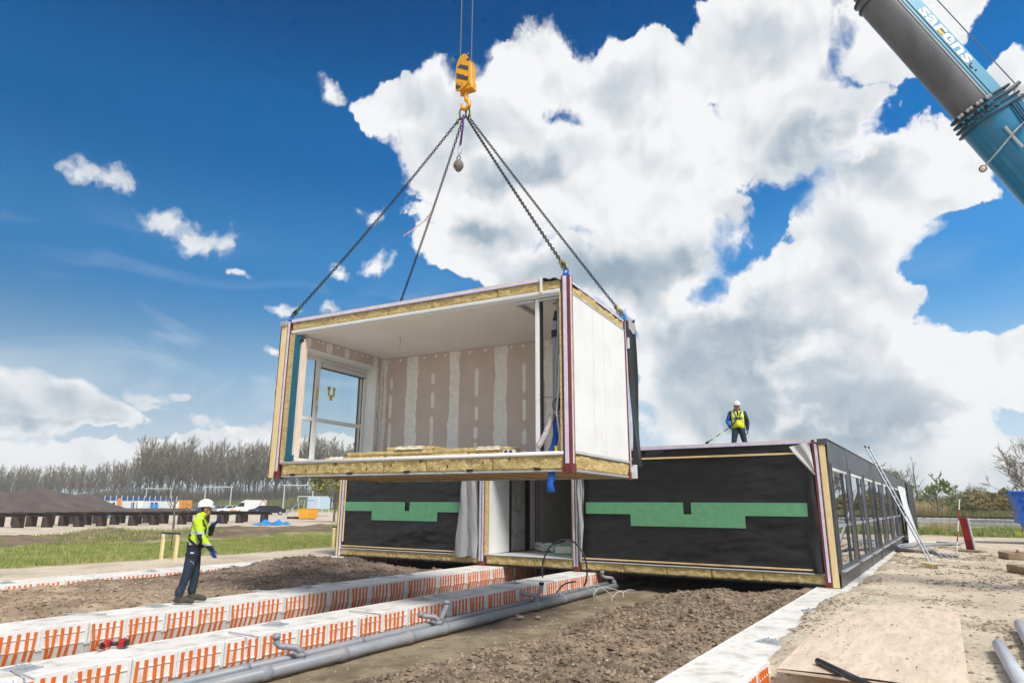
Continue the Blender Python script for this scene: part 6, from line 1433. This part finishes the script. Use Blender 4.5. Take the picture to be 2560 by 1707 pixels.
def strap(t, bvh, pts, w=.022, name='harness_strap', mat=m_strap, off=.006, th=.003):
    P = []
    for i in range(len(pts) - 1):
        for q in range(10): P.append(Vector(pts[i]).lerp(Vector(pts[i + 1]), q / 10))
    P.append(Vector(pts[-1])); S = []; N = []
    for p in P:
        c, n_, i_, d_ = bvh.find_nearest(p)
        n_ = n_ if n_.dot(p - c) >= 0 or d_ < .02 else n_
        S.append(c + n_ * off); N.append(n_)
    vs = []; fs = []
    for i, (p, n_) in enumerate(zip(S, N)):
        d = (S[min(i + 1, len(S) - 1)] - S[max(i - 1, 0)]); b = d.cross(n_); b = b.normalized() * w if b.length > 1e-9 else Vector((0, 0, w))
        vs += [p - b - n_ * th, p - b + n_ * th, p + b + n_ * th, p + b - n_ * th]
    for i in range(len(S) - 1):
        for j in range(4): fs.append((4 * i + j, 4 * i + (j + 1) % 4, 4 * i + 4 + (j + 1) % 4, 4 * i + 4 + j))
    g = G(); g.add(vs, fs); return g.obj(name, mat, t, False)

def body_common(J, hipR, hipL, kneeR, kneeL, ankR, ankL, toeR, toeL, chest, neck, head, shR, shL, elR, elL, wrR, wrL, belly=.0):
    pel = (Vector(hipR) + Vector(hipL)) / 2; c = Vector(chest)
    for h, k, a, to in ((hipR, kneeR, ankR, toeR), (hipL, kneeL, ankL, toeL)):
        J.append(('leg', h, k, .112, .080)); J.append(('leg', k, Vector(a) + Vector((0, 0, .07)), .080, .066)); J.append(('leg', Vector(a) + Vector((-.005, 0, .12)), Vector(a) + Vector((-.005, 0, .075)), .078, .074))
        a_ = Vector(a); t_ = Vector(to); dr = (t_ - a_); J.append(('boot', a_ + Vector((0, 0, .07)), a_ + Vector((0, 0, -.02)), .058, .056)); J.append(('boot', a_ + Vector((0, 0, -.045)) - dr * .22, t_ + Vector((0, 0, .0)), .048, .043)); J.append(('boot', a_ + dr * .4, t_ - dr * .25, .052, .046))
    for s in (-1, 1):
        sd = Vector((0, s, 0))
        J.append(('hip', pel + sd * .075, pel + sd * .075 + Vector((-.01, 0, .12)), .115, .122)); J.append(('torso', pel + sd * .075 + Vector((0, 0, .10)), c + sd * .092 + Vector((0, 0, -.08)), .130, .136)); J.append(('torso', c + sd * .085 + Vector((.0, 0, -.12)), c + sd * .105 + Vector((-.01, 0, .03)), .136, .112))
    J.append(('torso', pel + Vector((.05 + belly, 0, .14)), c + Vector((.05, 0, -.12)), .11 + belly, .11))
    J.append(('torso', shR, shL, .072, .072)); J.append(('torso', Vector(shR).lerp(Vector(shL), .3) + Vector((-.01, 0, .015)), Vector(neck) + Vector((-.015, 0, -.015)), .065, .062)); J.append(('torso', Vector(shR).lerp(Vector(shL), .7) + Vector((-.01, 0, .015)), Vector(neck) + Vector((-.015, 0, -.015)), .065, .062))
    for s_, e_, w_ in ((shR, elR, wrR), (shL, elL, wrL)): J.append(('uparm', s_, e_, .080, .066)); J.append(('forearm', e_, w_, .066, .048))
    hd = Vector(head); J.append(('neck', neck, hd + Vector((-.02, 0, -.05)), .056, .056))
    J.append(('head', hd + Vector((-.012, 0, .03)), hd + Vector((-.005, 0, -.0)), .092, .086)); J.append(('head', hd + Vector((.03, 0, -.03)), hd + Vector((.045, 0, -.085)), .058, .040))
    return J
# --- worker on the beam, turned away
J1 = []
body_common(J1, (.03, -.09, .90), (.05, .09, .91), (-.03, -.10, .50), (.10, .10, .50), (-.11, -.11, .105), (.08, .12, .115), (.11, -.14, .05), (.30, .10, .055),
            (.09, 0, 1.36), (.12, 0, 1.52), (.165, 0, 1.655), (.055, -.195, 1.425), (.10, .195, 1.43), (.15, -.265, 1.14), (.26, .26, 1.18), (.335, -.235, .935), (.31, .13, 1.35), .02)
hand(J1, (.345, -.233, .92), (.35, .03, -.92), (.7, .4, -.3), (.6, .5, .3), .5); hand(J1, (.32, .12, 1.36), (.65, -.3, .55), (.4, -.8, .0), (.2, -.5, .6), .9)
hd = Vector((.165, 0, 1.655)); J1.append(('nose', hd + Vector((.085, 0, -.012)), hd + Vector((.105, 0, -.035)), .010, .013)); J1.append(('ear', hd + Vector((-.01, -.088, -.02)), hd + Vector((-.012, -.09, -.055)), .017, .012)); J1.append(('ear', hd + Vector((-.01, .088, -.02)), hd + Vector((-.012, .09, -.055)), .017, .012))
J1.append(('collar', (.07, -.03, 1.505), (.07, .03, 1.505), .072, .072)); J1.append(('collar', (.12, -.05, 1.53), (.14, .05, 1.53), .055, .055))
MAT1 = [m_jean, m_navy, m_hiviz, m_reflect, m_skin, m_bglove, m_boot, m_hair, m_sole]
def rule1(rg, c):
    if rg == 'leg': return 0
    if rg == 'boot': return 8 if c[2] < .035 else 6
    if rg == 'hip': return 0 if c[2] < .90 else 1
    if rg == 'torso':
        if c[2] < 1.02: return 1
        if 1.02 <= c[2] < 1.065 or 1.21 < c[2] < 1.255: return 3
        if c[2] > 1.3 and c[0] < .1 and .085 < abs(c[1]) < .125: return 3
        return 2
    if rg == 'uparm': return 3 if 1.20 < c[2] < 1.25 and c[1] < 0 else (1 if c[2] < 1.20 and c[1] < 0 and c[0] < .16 else 2)
    if rg == 'forearm': return (3 if 1.0 < c[2] < 1.04 else 1 if c[2] < 1.0 or c[0] < .17 else 2) if c[1] < 0 else 1
    if rg == 'collar': return 2
    if rg in ('hand',): return 5
    if rg in ('head', 'nose', 'ear', 'neck'): return 7 if rg in ('head', 'neck') and (c[0] < .145 and c[2] > 1.57) else 4
    return 2
face = math.atan2(rt.y + .42 * fwd.y, rt.x + .42 * fwd.x)
w1, bv1 = person('worker in yellow-green jacket, harness and white helmet walking on the white beam', (-11.80, 7.37, .006), face, J1, MAT1, rule1)
helmet(w1, (.152, 0, 1.70), .117, R(-4))
for s in (-1, 1): G().ball((.248, s * .033, 1.662), .012, .014, .009, 8, 6).obj('eye', m_ring, w1, True)
G().tube([(.248, -.026, 1.593), (.253, 0, 1.590), (.248, .026, 1.593)], .006, 6).obj('mouth', m_red, w1, True)
for pts in (((.0, -.12, 1.47), (-.06, -.04, 1.30), (-.04, -.10, 1.15), (.06, -.2, 1.0), (.16, -.2, .95)), ((.03, .12, 1.47), (-.06, .03, 1.30), (-.04, .10, 1.15), (.02, .19, 1.0)), ((-.05, -.19, 1.18), (-.08, 0, 1.20), (-.05, .19, 1.18)), ((.02, -.14, 1.47), (.16, -.13, 1.3), (.17, -.18, 1.1), (.14, -.2, .98)), ((-.10, -.10, .95), (.03, -.2, .93), (.16, -.12, .95)), ((-.08, -.05, .86), (.03, -.19, .80), (.14, -.06, .84))): strap(w1, bv1, pts)
G().ring((-.075, -.035, 1.29), (0, 1, 0), (0, 0, 1), .03, .035, .008, 14, 6).obj('dorsal_ring', m_galv, w1, True)
strap(w1, bv1, ((.0, -.22, .74), (.06, -.19, .71), (.10, -.17, .66)), .004, 'pocket_seam', m_reflect, .004, .002)
strap(w1, bv1, ((-.01, -.2, .88), (.05, -.2, .875)), .009, 'trouser_logo', m_white, .004, .002)
G().tube([(.19, -.22, 1.08), (.25, -.25, 1.17)], .006, 5).obj('radio_aerial', m_black, w1)
# --- worker on the roof, facing the camera
J2 = []
body_common(J2, (.0, -.09, .90), (.0, .09, .90), (.06, -.17, .50), (.02, .16, .50), (.0, -.22, .105), (-.10, .26, .115), (.2, -.26, .05), (.08, .32, .06),
            (.02, 0, 1.37), (.03, 0, 1.51), (.075, 0, 1.645), (.01, -.205, 1.425), (.01, .205, 1.415), (-.02, -.315, 1.16), (-.03, .29, 1.14), (.15, -.24, .95), (.02, .27, .90), .02)
hand(J2, (.17, -.23, .935), (.5, .2, -.85), (.3, .8, .1), (.7, .2, .5), .8); hand(J2, (.02, .272, .88), (.15, .0, -1), (.1, -.9, 0), (.9, .1, 0), .45)
hd = Vector((.075, 0, 1.645)); J2.append(('nose', hd + Vector((.085, 0, -.012)), hd + Vector((.105, 0, -.035)), .010, .014))
for s in (-1, 1): J2.append(('ear', hd + Vector((-.01, s * .088, -.02)), hd + Vector((-.012, s * .09, -.055)), .017, .012)); J2.append(('collar', (.045, s * .06, 1.52), (.0, s * .085, 1.545), .035, .03))
J2.append(('collar', (-.03, -.05, 1.52), (-.03, .05, 1.52), .055, .055))
MAT2 = [m_jean, m_navy, m_hivy, m_reflect, m_skin, m_gglove, m_boot, m_hair, m_sole, m_bluecl]
def rule2(rg, c):
    if rg == 'leg': return 0
    if rg == 'boot': return 8 if c[2] < .035 else 6
    if rg == 'hip': return 0 if c[2] < .93 else (2 if c[0] > -.02 else 1)
    if rg == 'torso':
        if c[2] < .95: return 1
        if abs(c[1]) < .028 and c[2] > 1.30 and c[0] > .05: return 1
        if abs(c[1]) > .185: return 1
        if .095 < abs(c[1]) < .135 and c[2] > 1.1: return 3
        return 2
    if rg == 'uparm': return 9 if c[1] < -.24 or c[0] < .0 and c[1] < 0 else 1
    if rg == 'forearm': return 9 if c[2] > 1.04 and c[1] < -.2 else 1
    if rg == 'collar': return 1
    if rg == 'hand': return 5
    if rg in ('head', 'nose', 'ear', 'neck'): return 7 if rg in ('head', 'neck') and c[0] < .03 else 4
    return 1
P2 = Vector((-5.40, 21.5, 3.203)); f2 = math.atan2(-P2.y + 1.0, -P2.x + 1.6)
w2, bv2 = person('worker in blue jacket and yellow vest standing on the roof', P2, f2, J2, MAT2, rule2)
helmet(w2, (.06, 0, 1.70), .116, R(4))
for s in (-1, 1): G().ball((.158, s * .033, 1.652), .012, .014, .009, 8, 6).obj('eye', m_ring, w2, True); G().tube([(.155, s * .012, 1.672), (.148, s * .05, 1.674)], .006, 5).obj('eyebrow', m_hair, w2)
G().tube([(.158, -.026, 1.583), (.163, 0, 1.580), (.158, .026, 1.583)], .006, 6).obj('mouth', M('lips', (.33, .12, .10), None, .5), w2, True)
for pts in (((.06, -.12, 1.47), (.14, -.05, 1.28), (.14, .05, 1.18)), ((.06, .12, 1.47), (.14, .05, 1.28), (.13, -.06, 1.17), (.09, -.17, 1.04)), ((.12, -.12, 1.24), (.15, 0, 1.25), (.12, .12, 1.24))): strap(w2, bv2, pts, .018)
G().tube([(.08, .19, 1.45), (.10, .23, 1.33), (.10, .25, 1.22)], .02, 6).obj('radio', m_greenhook, w2, True)
ln0 = P2 + Matrix.Rotation(f2, 3, 'Z') @ Vector((-.10, -.20, 1.02)); ln1 = ony(1762, 1110, 20.6); ln1.z = max(ln1.z, 3.215)
ly = thing('safety_lanyard', 'black and yellow safety lanyard stretched from the roof worker down to the roof', 'lanyard', ln1); dl_ = ln0 - ln1
for i in range(6): G().tube([dl_ * (.14 + .143 * i), dl_ * (.14 + .143 * (i + 1))], .014, 6).obj('webbing', m_strap if i % 2 == 0 else m_ytag, ly)
G().tube([dl_ * .03, dl_ * .05, dl_ * .13, dl_ * .15], [.02, .038, .038, .02], 8).obj('shock_absorber', m_strap, ly, True); G().tube([dl_ * .0, dl_ * .04], .008, 5).obj('anchor_wire', m_rope, ly)

# ------------------------------------------------------------------ haze over the whole site
def haze():
    m = bpy.data.materials.new('haze_air'); m.use_nodes = True; t = m.node_tree; t.nodes.clear()
    v = t.nodes.new('ShaderNodeVolumePrincipled'); v.inputs['Color'].default_value = (.78, .87, 1, 1); v.inputs['Density'].default_value = HAZE; v.inputs['Anisotropy'].default_value = .2
    o = t.nodes.new('ShaderNodeOutputMaterial'); t.links.new(v.outputs[0], o.inputs['Volume'])
    x = 1900; g = G(); g.box(-x, x, -200, 2600, -2.0, 31.0); stuff(g.obj('haze', m), 'thin pale haze over the whole site', 'haze')
HAZE = 0.0005
haze()
